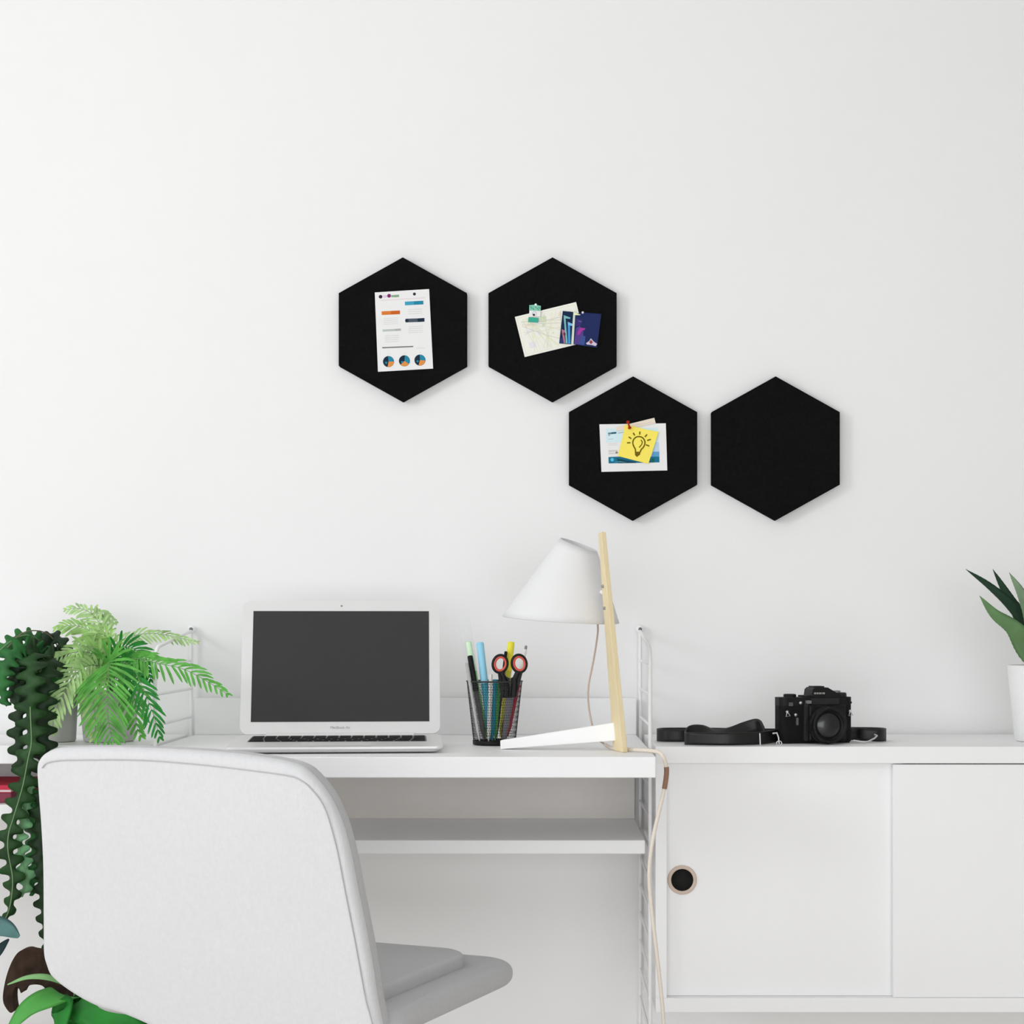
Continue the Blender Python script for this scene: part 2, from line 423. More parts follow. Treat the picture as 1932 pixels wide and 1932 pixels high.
MB().ball(P(1099.5, 589.7, DB - .006), .0021).build('pin_head', M['pot'], pin)
MB().tube([P(1099.5, 589.7, DB - .005), P(1099.5, 589.7, DB + .004)], .0005, 6).build('needle', M['steel'], pin)

# photo card, cream slip, sticky note, red pin
s = Sheet(1120, 780, 12.88, .0012, [M['paper']])
s.base([(140, 265), (1755, 240), (1790, 1385), (190, 1420)])
pc = flat('print_pale_cyan', 212, 236, 242); tl = flat('print_teal', 26, 112, 146); dt = flat('print_dark_teal', 22, 74, 92)
s.ink([(300, 370), (1560, 350), (1590, 700), (310, 700)], pc)
s.bar(350, 490, 555, 470, 44, flat('print_slate', 90, 136, 150)).bar(430, 480, 545, 470, 26, dt).bar(590, 480, 720, 460, 22, grey).bar(355, 535, 400, 525, 34, grey)
s.bar(355, 625, 480, 618, 9, grey)
for y in (735, 770, 905, 940, 980): s.bar(360, y, 585, y - 10, 12, pale if y < 900 else flat('print_warm_grey', 190, 180, 176))
s.disc(560, 950, 30, flat('print_tan', 150, 140, 122))
s.ink([(1480, 700), (1585, 700), (1595, 930), (1430, 930)], flat('print_ice', 190, 214, 236)).ink([(1440, 930), (1595, 930), (1598, 1060), (1400, 1060)], flat('print_sky', 96, 160, 206))
s.ink([(360, 1060), (560, 1050), (1598, 1050), (1600, 1190), (365, 1215)], tl).ink([(560, 1090), (1020, 1180), (1040, 1205), (600, 1212)], dt).disc(450, 1125, 42, flat('print_bright_cyan', 90, 196, 226)).ink([(1380, 1195), (1420, 1090), (1480, 1100), (1470, 1193)], flat('print_green', 24, 96, 92))
s.ink([(470, 1185), (640, 1165), (820, 1195), (640, 1180)], flat('print_foam', 110, 178, 204))
tag(s.mb.build('photo_card', s.mats), 'white bordered card with a blue sea picture on the black hexagon', 'card')
s = Sheet(1120, 780, 12.88, .0022, [flat('slip_cream', 234, 222, 206)])
s.base([(540, 335), (1475, 105), (1508, 240), (560, 430)]); s.bar(930, 285, 1440, 215, 9, flat('slip_line', 220, 198, 190))
tag(s.mb.build('paper_slip', s.mats), 'narrow cream paper slip sticking out above the yellow sticky note', 'paper slip')
s = Sheet(1120, 780, 12.88, .0036, [flat('sticky_yellow', 252, 234, 104)])
s.base([(765, 265), (1050, 335), (1300, 395), (1580, 445), (1470, 800), (1330, 1222), (950, 1130), (590, 1035), (690, 640)])
bk = flat('bulb_ink', 118, 100, 12)
s.ring(1100, 710, 148, 34, bk, -200, 20, 28)
s.line([(957, 758), (985, 820), (1015, 870), (1020, 940)], 34, bk).line([(1240, 762), (1205, 830), (1160, 870), (1128, 940)], 34, bk)
s.ink([(1000, 930), (1140, 930), (1130, 1000), (1050, 1060), (1005, 1010)], bk).line([(1150, 640), (1185, 700), (1165, 760), (1105, 830)], 26, bk)
for a, b, c, d in ((810, 715, 895, 712), (850, 570, 915, 615), (960, 470, 1000, 535), (1125, 440, 1118, 515), (1300, 510, 1245, 572), (1390, 630, 1300, 658), (1270, 760, 1355, 795)): s.bar(a, b, c, d, 32, bk)
tag(s.mb.build('sticky_note', s.mats), 'yellow sticky note with a drawn light bulb, tilted over the white card', 'sticky note')
pin = thing('push_pin', P(1186, 802, DB), 'small red push pin fixing the yellow sticky note', 'push pin')
redp = flat('pin_red', 178, 44, 14)
a, b = P(1188, 807.5, DB - .005), P(1184.5, 795, DB - .017)
ax = (b - a).normalized(); ux = ax.orthogonal().normalized(); X3 = Matrix((ux, ax.cross(ux), ax)).transposed()
MB().lathe([(.0001, 0), (.0030, 0), (.0031, .001), (.0016, .003), (.0014, .011), (.0028, .0135), (.0030, .016), (.0001, .0168)], a, 20, 0, X3).build('pin_head', redp, pin)
MB().tube([a, a - ax * .006], .0004, 6).build('needle', M['steel'], pin)

# ------------------------------------------------------------------ wall shelving
DZ = 0.73
def ladder(x, label):
    t = thing('wire_ladder', (x, -.01, 0), label, 'shelf upright', 'white wire uprights of the wall shelves')
    zb, zf = .917, .886
    back = [(x, -.012, 0), (x, -.012, zb)]
    front = [(x, -.300, 0), (x, -.300, .862)]
    for k in range(9):
        a = math.pi / 2 * k / 8
        front.append((x, -.300 + .03 * (1 - math.cos(a)), .862 + .028 * math.sin(a)))
    front += [(x, -.05, .912), (x, -.014, .914)]
    MB().tube(back, .0032, 8).build('rail', M['wire'], t)
    MB().tube(front, .0032, 8).build('rail', M['wire'], t)
    z = .862
    while z > .03:
        MB().tube([(x, -.0155, z), (x, -.2965, z)], .0025, 8).build('rung', M['wire'], t); z -= .05
    MB().lathe([(.0075, 0), (.0075, .004), (.005, .006), (.0001, .0065)], (x, -.006, .918), 16, 0, Matrix.Rotation(math.pi / 2, 3, 'X')).build('wall_fixing', M['wire'], t)
    MB().lathe([(.0032, 0), (.0032, .003), (.0001, .0035)], (x, -.012, .918), 12, 0, Matrix.Rotation(math.pi / 2, 3, 'X')).build('screw', M['screw'], t)
ladder(.174, 'white wire ladder upright between the desk top and the cabinet')
ladder(-.628, 'white wire ladder upright behind the leaves of the feathery fern')

t = thing('desk', (-.227, -.01, .699), 'white wall-hung desk top that carries the laptop and lamp', 'desk')
MB().box((-.62, -.55, .699), (.167, -.008, DZ)).build('desk_top', M['lacquer'], t, bevel=.0015)
MB().box((-.62, -.022, DZ), (.167, -.008, .795)).build('back_rail', M['lacquer'], t, bevel=.0015)
t = thing('wall_shelf', (-.228, -.01, .558), 'white shelf hung under the desk top', 'shelf', 'white wall shelves')
MB().box((-.62, -.33, .558), (.164, -.008, .58)).build('shelf_board', M['lacquer'], t, bevel=.0015)
MB().box((-.62, -.016, .58), (.164, -.008, .699)).build('back_panel', flat('warm_white_panel', 240, 236, 231), t, bevel=.001)
t = tag(MB().box((-1.45, -.30, .70), (-.636, -.008, DZ)).build('wall_shelf', M['lacquer'], bevel=.0015), 'white shelf that carries the two grey plant pots', 'shelf', 'white wall shelves')
t = tag(MB().box((-1.45, -.30, .610), (-.636, -.008, .634)).build('wall_shelf', M['lacquer'], bevel=.0015), 'white shelf with the red books behind the trailing cactus', 'shelf', 'white wall shelves')
xr = P(22, 1500, 2.83).x
tag(MB().box((xr - .21, -.275, .634), (xr + .001, -.10, .6505)).build('book', M['bookmaroon'], bevel=.002), 'maroon book at the bottom of the little pile by the cactus', 'book', 'red books on the left shelf')
b = thing('book', (xr - .1, -.18, .6505), 'bright red thin book lying on top of the maroon one', 'book', 'red books on the left shelf')
MB().box((xr - .20, -.27, .6552), (xr, -.10, .6625)).box((xr - .20, -.27, .6505), (xr, -.10, .6515)).build('cover', M['bookred'], b, bevel=.0004)
MB().box((xr - .199, -.268, .6515), (xr - .002, -.102, .6552)).build('pages', M['paper'], b)

# cabinet
cx0, cx1, cyf, cz0 = .181, .960, -.33, .304
t = thing('cabinet', ((cx0 + cx1) / 2, -.17, cz0), 'white low cabinet with sliding doors and a round black finger pull', 'cabinet')
MB().box((cx0, cyf, .7030), (cx1, -.008, DZ)).build('top_panel', M['lacquer'], t, bevel=.001)
MB().box((cx0, cyf, cz0), (cx1, -.008, .327)).build('bottom_panel', M['lacquer'], t, bevel=.001)
MB().box((cx0, cyf, .327), (cx0 + .018, -.008, .7035)).build('side_panel', M['lacquer'], t, bevel=.0008)
MB().box((cx1 - .018, cyf, .327), (cx1, -.008, .7035)).build('side_panel', M['lacquer'], t, bevel=.0008)
MB().box((cx0 + .018, -.02, .327), (cx1 - .018, -.008, .7035)).build('back_panel', M['lacquer'], t)
d1 = MB().box((cx0 + .0182, -.314, .3273), (.580, -.304, .7022)).build('door', M['lacquer'], t, bevel=.0008)
MB().box((.5625, -.327, .3273), (cx1 - .0185, -.317, .7012)).build('door', M['lacquer'], t, bevel=.0008)
fp = P(1287, 1660, CAMY * -1 - .314)
RX = Matrix.Rotation(math.pi / 2, 3, 'X')
MB().lathe([(.0178, 0), (.0178, .0022), (.0190, .003), (.0222, .003), (.0236, .0018), (.0238, 0)], fp, 48, 0, RX).build('finger_pull', [flat('pull_beige', 206, 188, 174)], d1)
MB().lathe([(.0179, 0), (.0179, .0010), (.0001, .0010)], fp, 48, 0, RX).build('pull_hole', [flat('pull_black', 26, 26, 26)], d1)

# ------------------------------------------------------------------ laptop
hinge = V((-.331, -.275, DZ + .0003)); ang = math.radians(4.6)
e1 = V((math.cos(ang), math.sin(ang), 0)); e2 = V((-math.sin(ang), math.cos(ang), 0)); ez = V((0, 0, 1))
LX = frame(hinge, e1, e2, ez)
lap = thing('laptop', hinge, 'open silver laptop with a dark blank screen on the white desk', 'laptop')
def rrect(w, h, r, n=6):
    pts = []
    for cx_, cy_, a0 in ((w / 2 - r, h / 2 - r, 0), (-w / 2 + r, h / 2 - r, 90), (-w / 2 + r, -h / 2 + r, 180), (w / 2 - r, -h / 2 + r, 270)):
        for k in range(n + 1):
            a = math.radians(a0 + 90 * k / n); pts.append((cx_ + r * math.cos(a), cy_ + r * math.sin(a)))
    return pts
lw, ld = .326, .222
base = MB(); pts = rrect(lw, ld, .012)
def thk(y): return .0035 + (.0125 - .0035) * ((y + ld) / ld)   # thin front, thick back
top = [LX @ V((x, y - ld / 2, .0155 - (.0155 - .0105) * (-(y - ld / 2)) / ld)) for x, y in pts]
rim = [LX @ V((x, y - ld / 2, .0155 - (.0155 - .0105) * (-(y - ld / 2)) / ld - .0030)) for x, y in pts]
bot = [LX @ V((x * .94, (y - ld / 2 + ld / 2) * .92 - ld / 2, .0020)) for x, y in pts]
n = len(pts)
base.add(top, [tuple(range(n))]); base.add(top + rim, [(i, n + i, n + (i + 1) % n, (i + 1) % n) for i in range(n)], 0, True)
base.add(rim + bot, [(i, n + i, n + (i + 1) % n, (i + 1) % n) for i in range(n)], 0, True); base.add(bot, [tuple(range(n - 1, -1, -1))])
bo = base.build('base', M['alu'], lap)
def ztop(y): return .0155 - .005 * (-y) / ld
kb = MB()
rows = [(-.030, 14, .008), (-.0405, 14, .0145), (-.0585, 14, .0145), (-.0765, 13, .0145), (-.0945, 12, .0145), (-.1125, 11, .0145)]
for y, nk, h in rows:
    x = -.137; tw = .274; g = .003; kw = (tw - g * (nk - 1)) / nk
    for k in range(nk):
        x0 = x + k * (kw + g)
        kb.box((x0, y - h, ztop(y - h) - .0003), (x0 + kw, y, ztop(y) + .0010), 0, LX)
kb.build('keyboard', M['key'], bo)
q = [(-.1395, -.027), (.1395, -.027), (.1395, -.130), (-.1395, -.130)]
MB().add([LX @ V((x, y, ztop(y) + .0002)) for x, y in q], [(3, 2, 1, 0)]).build('keyboard_well', M['well'], bo)
q = [(-.054, -.142), (.054, -.142), (.054, -.208), (-.054, -.208)]
MB().add([LX @ V((x, y, ztop(y) + .0002)) for x, y in q], [(3, 2, 1, 0)]).build('trackpad', M['pad'], bo)
for sx in (-.13, .13):
    for sy in (-.03, -.185):
        MB().lathe([(.007, 0), (.007, .0022)], LX @ V((sx, sy, 0)), 16).build('foot', M['black'], bo)
MB().tube([LX @ V((-.12, .002, .0135)), LX @ V((.12, .002, .0135))], .0052, 14).build('hinge', M['alu'], lap)
til = math.radians(16)
LL = LX @ Matrix.Translation((0, .003, .0165)) @ Matrix.Rotation(-til, 4, 'X')   # lid: x across, z up the lid
lh = .2275
lid = MB(); pts = rrect(lw, lh, .013)
lid.prism([LL @ V((x, 0, y + lh / 2)) for x, y in pts], (LL.to_3x3() @ V((0, .0045, 0))))
lo = lid.build('lid', M['alu'], lap, bevel=.0012)
MB().prism([LL @ V((x, -.0006, y)) for x, y in ((-.1455, .0205), (.1455, .0205), (.1455, .2095), (-.1455, .2095))], LL.to_3x3() @ V((0, .0004, 0))).build('screen', M['screen'], lo)
MB().prism([LL @ V((x * .0016, -.0004, .2185 + z * .0016)) for x, z in [(math.cos(i * .7854), math.sin(i * .7854)) for i in range(8)]], LL.to_3x3() @ V((0, .0003, 0))).build('webcam', [flat('webcam_grey', 130, 130, 130)], lo)
def text_obj(name, body, size, X, m, parent):
    cu = bpy.data.curves.new(name, 'FONT'); cu.body = body; cu.size = size; cu.align_x = 'CENTER'; cu.align_y = 'CENTER'; cu.extrude = .00006
    tmp = bpy.data.objects.new(name + '_curve', cu); COL.objects.link(tmp)
    dg = bpy.context.evaluated_depsgraph_get()
    me = bpy.data.meshes.new_from_object(tmp.evaluated_get(dg))
    bpy.data.objects.remove(tmp)
    mb = MB(); mb.add([X @ v.co for v in me.vertices], [tuple(p.vertices) for p in me.polygons])
    return mb.build(name, m, parent)
text_obj('lettering', 'MacBook Air', .0062, LL @ Matrix.Translation((0, -.0004, .0105)) @ Matrix.Rotation(math.pi / 2, 4, 'X'), M['greytext'], lo)

# ------------------------------------------------------------------ pen cup and what stands in it
cup_c = P(933, 1404, 2.815); cup_c.z = DZ
r0, r1, ch = .0345, .0450, .1035
cup = thing('pen_cup', cup_c, 'black wire mesh pen cup holding scissors and pens', 'pen cup')
m_ = MB(); nn, hh = 66, 23; vs = []; fs = []
for j in range(hh + 1):
    h = j / hh; r = r0 + (r1 - r0) * h
    for i in range(nn):
        a = 2 * math.pi * (i + .5 * (j % 2)) / nn
        vs.append(cup_c + V((r * math.cos(a), r * math.sin(a), .008 + (ch - .008) * h)))
for j in range(hh):
    for i in range(nn):
        fs.append((j * nn + i, j * nn + (i + 1) % nn, (j + 1) * nn + (i + 1) % nn, (j + 1) * nn + i))
m_.add(vs, fs)
o = m_.build('mesh_wall', M['mesh'], cup)
wf = o.modifiers.new('wire', 'WIREFRAME'); wf.thickness = .00062; wf.use_replace = True
MB().tube([cup_c + V((r1 * math.cos(a), r1 * math.sin(a), ch)) for a in [2 * math.pi * i / 64 for i in range(64)]], .0014, 8, closed=True).build('rim', M['mesh'], cup)
MB().lathe([(.0001, .001), (r0, .001), (r0 + .001, .002), (r0 + .0012, .0075), (r0, .0075), (r0 - .001, .003), (.0001, .003)], cup_c, 48).build('base', M['black'], cup)

def pen(name, a, b, r, label, cat, body, capm=None, capfrac=.3, tip=None, prof='round'):
    """a: top end, b: bottom end"""
    t = thing(name, b, label, cat, 'pens and tools in the mesh cup')
    d = a - b; L = d.length; ax = d.normalized(); ux = ax.orthogonal().normalized()
    X = Matrix((ux, ax.cross(ux), ax)).transposed()
    n = 6 if prof == 'hex' else 18
    Lb = L * (1 - capfrac) if capm else L
    MB().lathe([(.0008, 0), (r * .45, .003), (r * .95, .016), (r, .018), (r, Lb), (r * .8, Lb + .0005 if not capm else Lb)] + ([] if capm else [(r * .75, Lb + .001)]), b, n, 0, X, prof != 'hex').build('barrel', body, t)
    if capm:
        MB().lathe([(r * 1.08, Lb), (r * 1.1, Lb + .001), (r * 1.06, L - .002), (r * .85, L), (.0001, L + .0005)], b, 18, 0, X).build('cap', capm, t)
    if tip:
        MB().lathe([(r * .7, L), (r * .7, L + .005), (r * .5, L + .007), (.0001, L + .0072)], b, 14, 0, X).build('end_tip', tip, t)
    return t
zb = lambda p: V((p.x, p.y, max(p.z, DZ + .004)))
pen('marker', P(886.5, 1237, 2.80), zb(P(914, 1396, 2.800)), .0042, 'black marker leaning at the left of the mesh cup', 'marker', flat('marker_grey', 92, 92, 90), M['black'], .42)
pen('ballpoint_pen', P(880.5, 1252, 2.790), zb(P(905, 1398, 2.790)), .0026, 'slim silver pen leaning beside the black marker in the cup', 'pen', flat('pen_silver', 176, 176, 176))
pen('highlighter', P(883.5, 1211, 2.822), zb(P(917, 1394, 2.822)), .0046, 'pale green highlighter standing at the back left of the cup', 'highlighter', flat('hl_green', 140, 200, 120), flat('hl_pale_green', 212, 238, 206), .3)
pen('felt_pen', P(905.5, 1212, 2.806), zb(P(926, 1396, 2.803)), .0056, 'light blue pen standing tall at the left of the cup', 'pen', flat('pen_turquoise', 66, 160, 182), flat('pen_light_blue', 152, 210, 234), .42)
pen('pencil', P(926, 1273, 2.792), zb(P(922, 1399, 2.790)), .0034, 'white short pencil in front of the light blue pen', 'pencil', flat('pencil_white', 220, 218, 214), None, prof='hex')
pen('pencil', P(934.5, 1283, 2.800), zb(P(929, 1397, 2.797)), .0036, 'turquoise pencil just left of the scissors in the cup', 'pencil', flat('pencil_turquoise', 40, 146, 168), None, prof='hex')
pen('pencil', P(941, 1290, 2.808), zb(P(934, 1397, 2.806)), .0034, 'green pencil between the turquoise pencil and the scissors', 'pencil', flat('pencil_green', 96, 184, 92), None, prof='hex')
pen('highlighter', P(964.5, 1211, 2.835), zb(P(946, 1394, 2.838)), .0054, 'bright yellow highlighter standing behind the scissors', 'highlighter', flat('hl_yellow_body', 222, 216, 90), flat('hl_yellow', 238, 228, 78), .3)
pen('felt_pen', P(954.5, 1230, 2.826), zb(P(936, 1394, 2.828)), .0026, 'thin black pen peeking out beside the yellow highlighter', 'pen', M['black'])
pen('ballpoint_pen', P(991, 1226, 2.820), zb(P(952, 1394, 2.822)), .0032, 'white pen with a grey end leaning at the right of the cup', 'pen', flat('pen_white', 236, 234, 230), tip=flat('pen_grey_tip', 140, 142, 146))
pen('pencil', P(976, 1290, 2.800), zb(P(955, 1392, 2.800)), .0052, 'crimson pencil at the right side of the mesh cup', 'pencil', flat('pencil_crimson', 172, 48, 66), None, prof='hex')
pen('pencil', P(965, 1296, 2.806), zb(P(948, 1394, 2.806)), .0042, 'dark wine red pencil behind the scissor blades', 'pencil', flat('pencil_wine', 112, 22, 34), None, prof='hex')
# clear ruler
m = bpy.data.materials.new('clear_plastic'); m.use_nodes = True
bb = m.node_tree.nodes['Principled BSDF']; bb.inputs['Base Color'].default_value = C(214, 216, 220); bb.inputs['Alpha'].default_value = .16; bb.inputs['Roughness'].default_value = .25
M['clear'] = m
a, b = P(875, 1166, 2.838), zb(P(911, 1394, 2.836))
ax = (a - b).normalized(); sd = V((1, .15, 0)); sd = (sd - ax * sd.dot(ax)).normalized(); nr = ax.cross(sd)
tag(MB().hexa([b - sd * .0095, b + sd * .0095, b + sd * .0095 + nr * .0015, b - sd * .0095 + nr * .0015, a - sd * .0095, a + sd * .0095, a + sd * .0095 + nr * .0015, a - sd * .0095 + nr * .0015]).build('ruler', M['clear'], bevel=.0004),
    'clear plastic ruler rising faintly above the left of the cup', 'ruler', 'pens and tools in the mesh cup')
# scissors
sci = thing('scissors', zb(P(948, 1396, 2.79)), 'scissors with black and red ring handles standing in the mesh cup', 'scissors', 'pens and tools in the mesh cup')
Ds = 2.785
def ell(px, py, rx, ry, n=32, tilt=0):
    out = []
    for i in range(n):
        a = 2 * math.pi * i / n; x, y = rx * math.cos(a), ry * math.sin(a)
        out.append(P(px + x * math.cos(tilt) - y * math.sin(tilt), py + x * math.sin(tilt) + y * math.cos(tilt), Ds))
    return out
for k, (hx, hy, tl_) in enumerate(((943.5, 1252.5, .2), (979.5, 1252, -.2))):
    h = MB().tube(ell(hx, hy, 13.3, 16.2, tilt=tl_), .0026, 10, closed=True)
    sg = 1 if k == 0 else -1
    h.tube(catmull([P(hx + sg * 2, hy + 16, Ds), P(hx + sg * 8, hy + 30, Ds), P(963 - sg * 8, 1294, Ds), P(962 - sg * 7, 1314, Ds)], 8), [.0045] * 8 + [.0052] * 8 + [.0056] * 9, 12)
    ho = h.build('handle', M['black'], sci)
    MB().tube(ell(hx + .5, hy, 10.6, 13.2, tilt=tl_), .0024, 10, closed=True).build('finger_ring', M['redplastic'], ho)
for q in ([(939, 1268), (962, 1280), (961.5, 1317), (944.5, 1317)], [(963, 1280), (987, 1266), (973.5, 1315), (962, 1317)]):
    MB().prism([P(x, y, Ds - .0022) for x, y in q], (0, .0044, 0)).build('grip', M['black'], sci, bevel=.0012)
for sg, dd in ((1, 0), (-1, .002)):
    q = [P(955 + (4 if sg < 0 else 0), 1310, Ds + dd), P(967 + (4 if sg < 0 else 0), 1310, Ds + dd), P(953 + (3 if sg < 0 else 0), 1394, Ds + .003 + dd), P(947, 1394, Ds + .003 + dd)]
    MB().prism(q, (0, .0016, 0)).build('blade', flat('blade_steel', 122, 120, 124), sci)

# ------------------------------------------------------------------ desk lamp
pf = P(1179.5, 1419, 2.637); pf.z = DZ
lamp = thing('desk_lamp', pf, 'desk lamp with a white cone shade on a leaning oak post', 'lamp')
FLb, FRb = P(1174.5, 1419.5, 2.637), P(1184.5, 1419.5, 2.640)
FLt, FRt = P(1134, 1003, 2.640), P(1143, 1004, 2.643)
BLb, BLt = P(1157, 1411, 2.685), P(1128.5, 1006, 2.665)
BRb, BRt = BLb + (FRb - FLb), BLt + (FRt - FLt)
for q in (FLb, FRb, BLb, BRb): q.z = DZ + .0003
MB().hexa([FLb, FRb, BRb, BLb, FLt, FRt, BRt, BLt]).build('post', M['oak'], lamp, bevel=.0008)
# foot: tapered white bar
f0, f1, f2, f3 = P(943.5, 1397, 2.705), P(944, 1414.5, 2.705), P(1168, 1397, 2.668), P(1168, 1362, 2.668)
f1.z = DZ + .0003
dv = V((.004, .022, 0))
MB().hexa([f1, f2, f2 + dv, f1 + dv, f0, f3, f3 + dv, f0 + dv]).build('foot', M['lampwhite'], lamp, bevel=.0012)
# shade
Dc = 2.755
cb, ct = P(1058, 1169, Dc), P(1092, 1028, Dc - .004)
def ringf(c, rad, slope, tilt, n=72):
    ex = V((math.cos(slope), 0, -math.sin(slope)))
    ey = V((0, math.cos(tilt), math.sin(tilt)))       # far side higher: ring tips towards the room
    return [c + ex * rad * math.cos(2 * math.pi * i / n) + ey * rad * math.sin(2 * math.pi * i / n) for i in range(n)]
rb, rt = ringf(cb, .0930, math.radians(3.6), math.radians(3)), ringf(ct, .0305, math.radians(20), math.radians(9))
n = 72; vs = []; fs = []; K = 10
for j in range(K + 1):
    for i in range(n): vs.append(rb[i].lerp(rt[i], j / K))
for j in range(K):
    for i in range(n): fs.append((j * n + i, j * n + (i + 1) % n, (j + 1) * n + (i + 1) % n, (j + 1) * n + i))
MB().add(vs, fs, 0, True).build('shade', M['shade'], lamp, solid=.0014, offset=0)
hub = cb.lerp(ct, .80)
am = P(1139, 1120, 2.684)
MB().tube([am, P(1128, 1112, 2.752), hub + (cb - hub) * .12], .003, 10).tube([hub, hub + (cb - hub) * .12], .010, 16).build('bracket', M['lampwhite'], lamp)
bulb = hub + (cb - hub) * .12
axb = (cb - hub).normalized(); ub = axb.orthogonal().normalized()
MB().lathe([(.008, 0), (.009, .01), (.016, .03), (.018, .042), (.014, .056), (.0001, .062)], bulb, 24, 0, Matrix((ub, axb.cross(ub), axb)).transposed()).build('bulb', M['pot'], lamp)
nrm = (FLb - BLb).cross(FLt - FLb).normalized()
if nrm.x > 0: nrm = -nrm
def onface(u, v):  # point on the wide left face of the post; u 0 front..1 back, v 0 bottom..1 top
    return FLb.lerp(FLt, v).lerp(BLb.lerp(BLt, v), u)
for vv in (.755, .655):
    p0 = onface(.55, vv)
    ux = nrm.orthogonal().normalized()
    MB().lathe([(.0026, -.001), (.0026, .003), (.0018, .0042), (.0001, .0044)], p0, 14, 0, Matrix((ux, nrm.cross(ux), nrm)).transposed()).build('bolt', flat('bolt_grey', 150, 150, 146), lamp)
# cords
up = catmull([hub + (cb - hub) * .2, P(1120, 1150, 2.735), P(1128, 1182, 2.735), P(1125, 1215, 2.735), P(1118, 1255, 2.735), P(1111, 1290, 2.735), P(1109.5, 1318, 2.735), P(1113, 1348, 2.735), P(1119, 1374, 2.73), P(1128, 1394, 2.73), P(1142, 1405, 2.715)], 8)
MB().tube(up, .0016, 8).build('flex', M['cord2'], lamp)
zz = DZ + .0036
def onz(px, py, D, z): q = P(px, py, D); q.z = z; return q
lowpts = [up[-1], onz(1152, 0, 2.700, zz), onz(1166, 0, 2.672, zz), onz(1186, 0, 2.652, zz), onz(1205, 0, 2.645, zz), onz(1225, 0, 2.63, zz), P(1241, 1419, 2.612), P(1250, 1426, 2.600), P(1256, 1441, 2.598), P(1257.5, 1458, 2.598), P(1254, 1485, 2.60), P(1246, 1520, 2.60), P(1234, 1572, 2.60), P(1226.5, 1620, 2.60), P(1225, 1662, 2.60), P(1229, 1712, 2.60), P(1238, 1790, 2.60), P(1247, 1870, 2.60), P(1252, 1932, 2.60), P(1257, 2060, 2.60), P(1262, 2250, 2.62)]
pl = catmull(lowpts, 10)
pe = pl[-1]
pl += [V((pe.x + .01, pe.y + .02, .06)), V((pe.x + .05, pe.y + .10, .004)), V((pe.x + .12, pe.y + .30, .004))]
pco = MB().tube(pl, .0030, 10).build('power_cord', M['cord'], lamp)
i0 = 8 * 10 + 4
MB().tube(pl[i0:i0 + 18], .0038, 12).build('cord_sleeve', M['sleeve'], pco)

# ------------------------------------------------------------------ film camera with strap
ca = math.radians(13)
cc = P(1534, 1400, 2.866); cc.z = DZ + .0004
fx = V((math.sin(ca), -math.cos(ca), 0)); rx = V((math.cos(ca), math.sin(ca), 0))
KX = frame(cc, rx, -fx, ez)      # local x right, y away from the viewer, z up
camo = thing('film_camera', cc, 'black film camera with a leather strap lying on the white cabinet', 'camera')
W = .0635
MB().prism([KX @ V((x, y, .002)) for x, y in rrect(2 * W, .034, .010)], (0, 0, .060)).build('body', M['grip'], camo, bevel=.001)
MB().prism([KX @ V((x, y, .0)) for x, y in rrect(2 * W - .004, .032, .009)], (0, 0, .0022)).build('bottom_plate', M['black'], camo, bevel=.0006)
tp = MB().prism([KX @ V((x, y, .062)) for x, y in rrect(2 * W, .035, .010)], (0, 0, .0135))
tp.prism([KX @ V((x, y, .0755)) for x, y in rrect(.045, .030, .006)], (0, 0, .003))
tpo = tp.build('top_plate', M['black'], camo, bevel=.0012)
ph = MB()
prof = [(-.0185, .075), (.034, .075), (.033, .079), (.012, .0905), (.0105, .0915), (-.0125, .0915), (-.0165, .088)]
ph.prism([KX @ V((x + .008, -.0195, z)) for x, z in prof], KX.to_3x3() @ V((0, .036, 0)))
pho = ph.build('prism_housing', M['black'], camo, bevel=.0016)
MB().box((-.0035, -.010, .0912), (.016, .012, .0936), 0, KX).build('hot_shoe', M['camgrey'], pho, bevel=.0006)
lt = MB()
xx = -.006
for wdt in (.0034, .003, .0032, .0012, .0034): 
    lt.box((xx, -.0202, .0806), (xx + wdt, -.0193, .0836), 0, KX); xx += wdt + .0011
lt.build('lettering', flat('lettering_grey', 150, 150, 148), pho)
MB().box((-.0115, -.0215, .063), (.038, -.017, .0745), 0, KX).build('front_panel', M['camgrey'], camo, bevel=.001)
mt = MB().box((-.0185, -.030, .004), (.047, -.016, .063), 0, KX)
mto = mt.build('lens_mount', M['black'], camo, bevel=.003)
MB().box((-.0245, -.0235, .004), (-.0165, -.016, .066), 0, KX).build('mount_strip', M['camgrey'], camo, bevel=.001)
lc = KX @ V((.0075, -.028, .031))
XL = Matrix((rx, ez, fx)).transposed()
ln = MB().lathe([(.0275, 0), (.0285, .002), (.0285, .008), (.0300, .0095), (.0300, .0165), (.0285, .0175), (.0285, .021), (.0292, .022), (.0292, .028), (.0282, .029), (.0252, .029), (.0245, .026), (.0215, .023), (.0001, .023)], lc, 64, 0, XL)
lno = ln.build('lens', M['black'], camo)
MB().lathe([(.0212, .0232), (.018, .0252), (.011, .0268), (.0001, .0274)], lc, 48, 0, XL).build('front_glass', M['glass'], lno)
gr = MB()
for i in range(60):
    a = 2 * math.pi * i / 60
    gr.box((-.0008, -.0005, .0100), (.0008, .0005, .0160), 0, frame(lc + (rx * math.cos(a) + ez * math.sin(a)) * .0301, (-rx * math.sin(a) + ez * math.cos(a)), (rx * math.cos(a) + ez * math.sin(a)), fx))
gr.build('focus_ring', M['camgrey'], lno)
XZ = KX.to_3x3()
MB().lathe([(.0115, 0), (.0115, .005), (.0100, .007), (.0001, .007)], KX @ V((.047, 0, .0755)), 28, 0, XZ).build('shutter_dial', M['camgrey'], tpo)
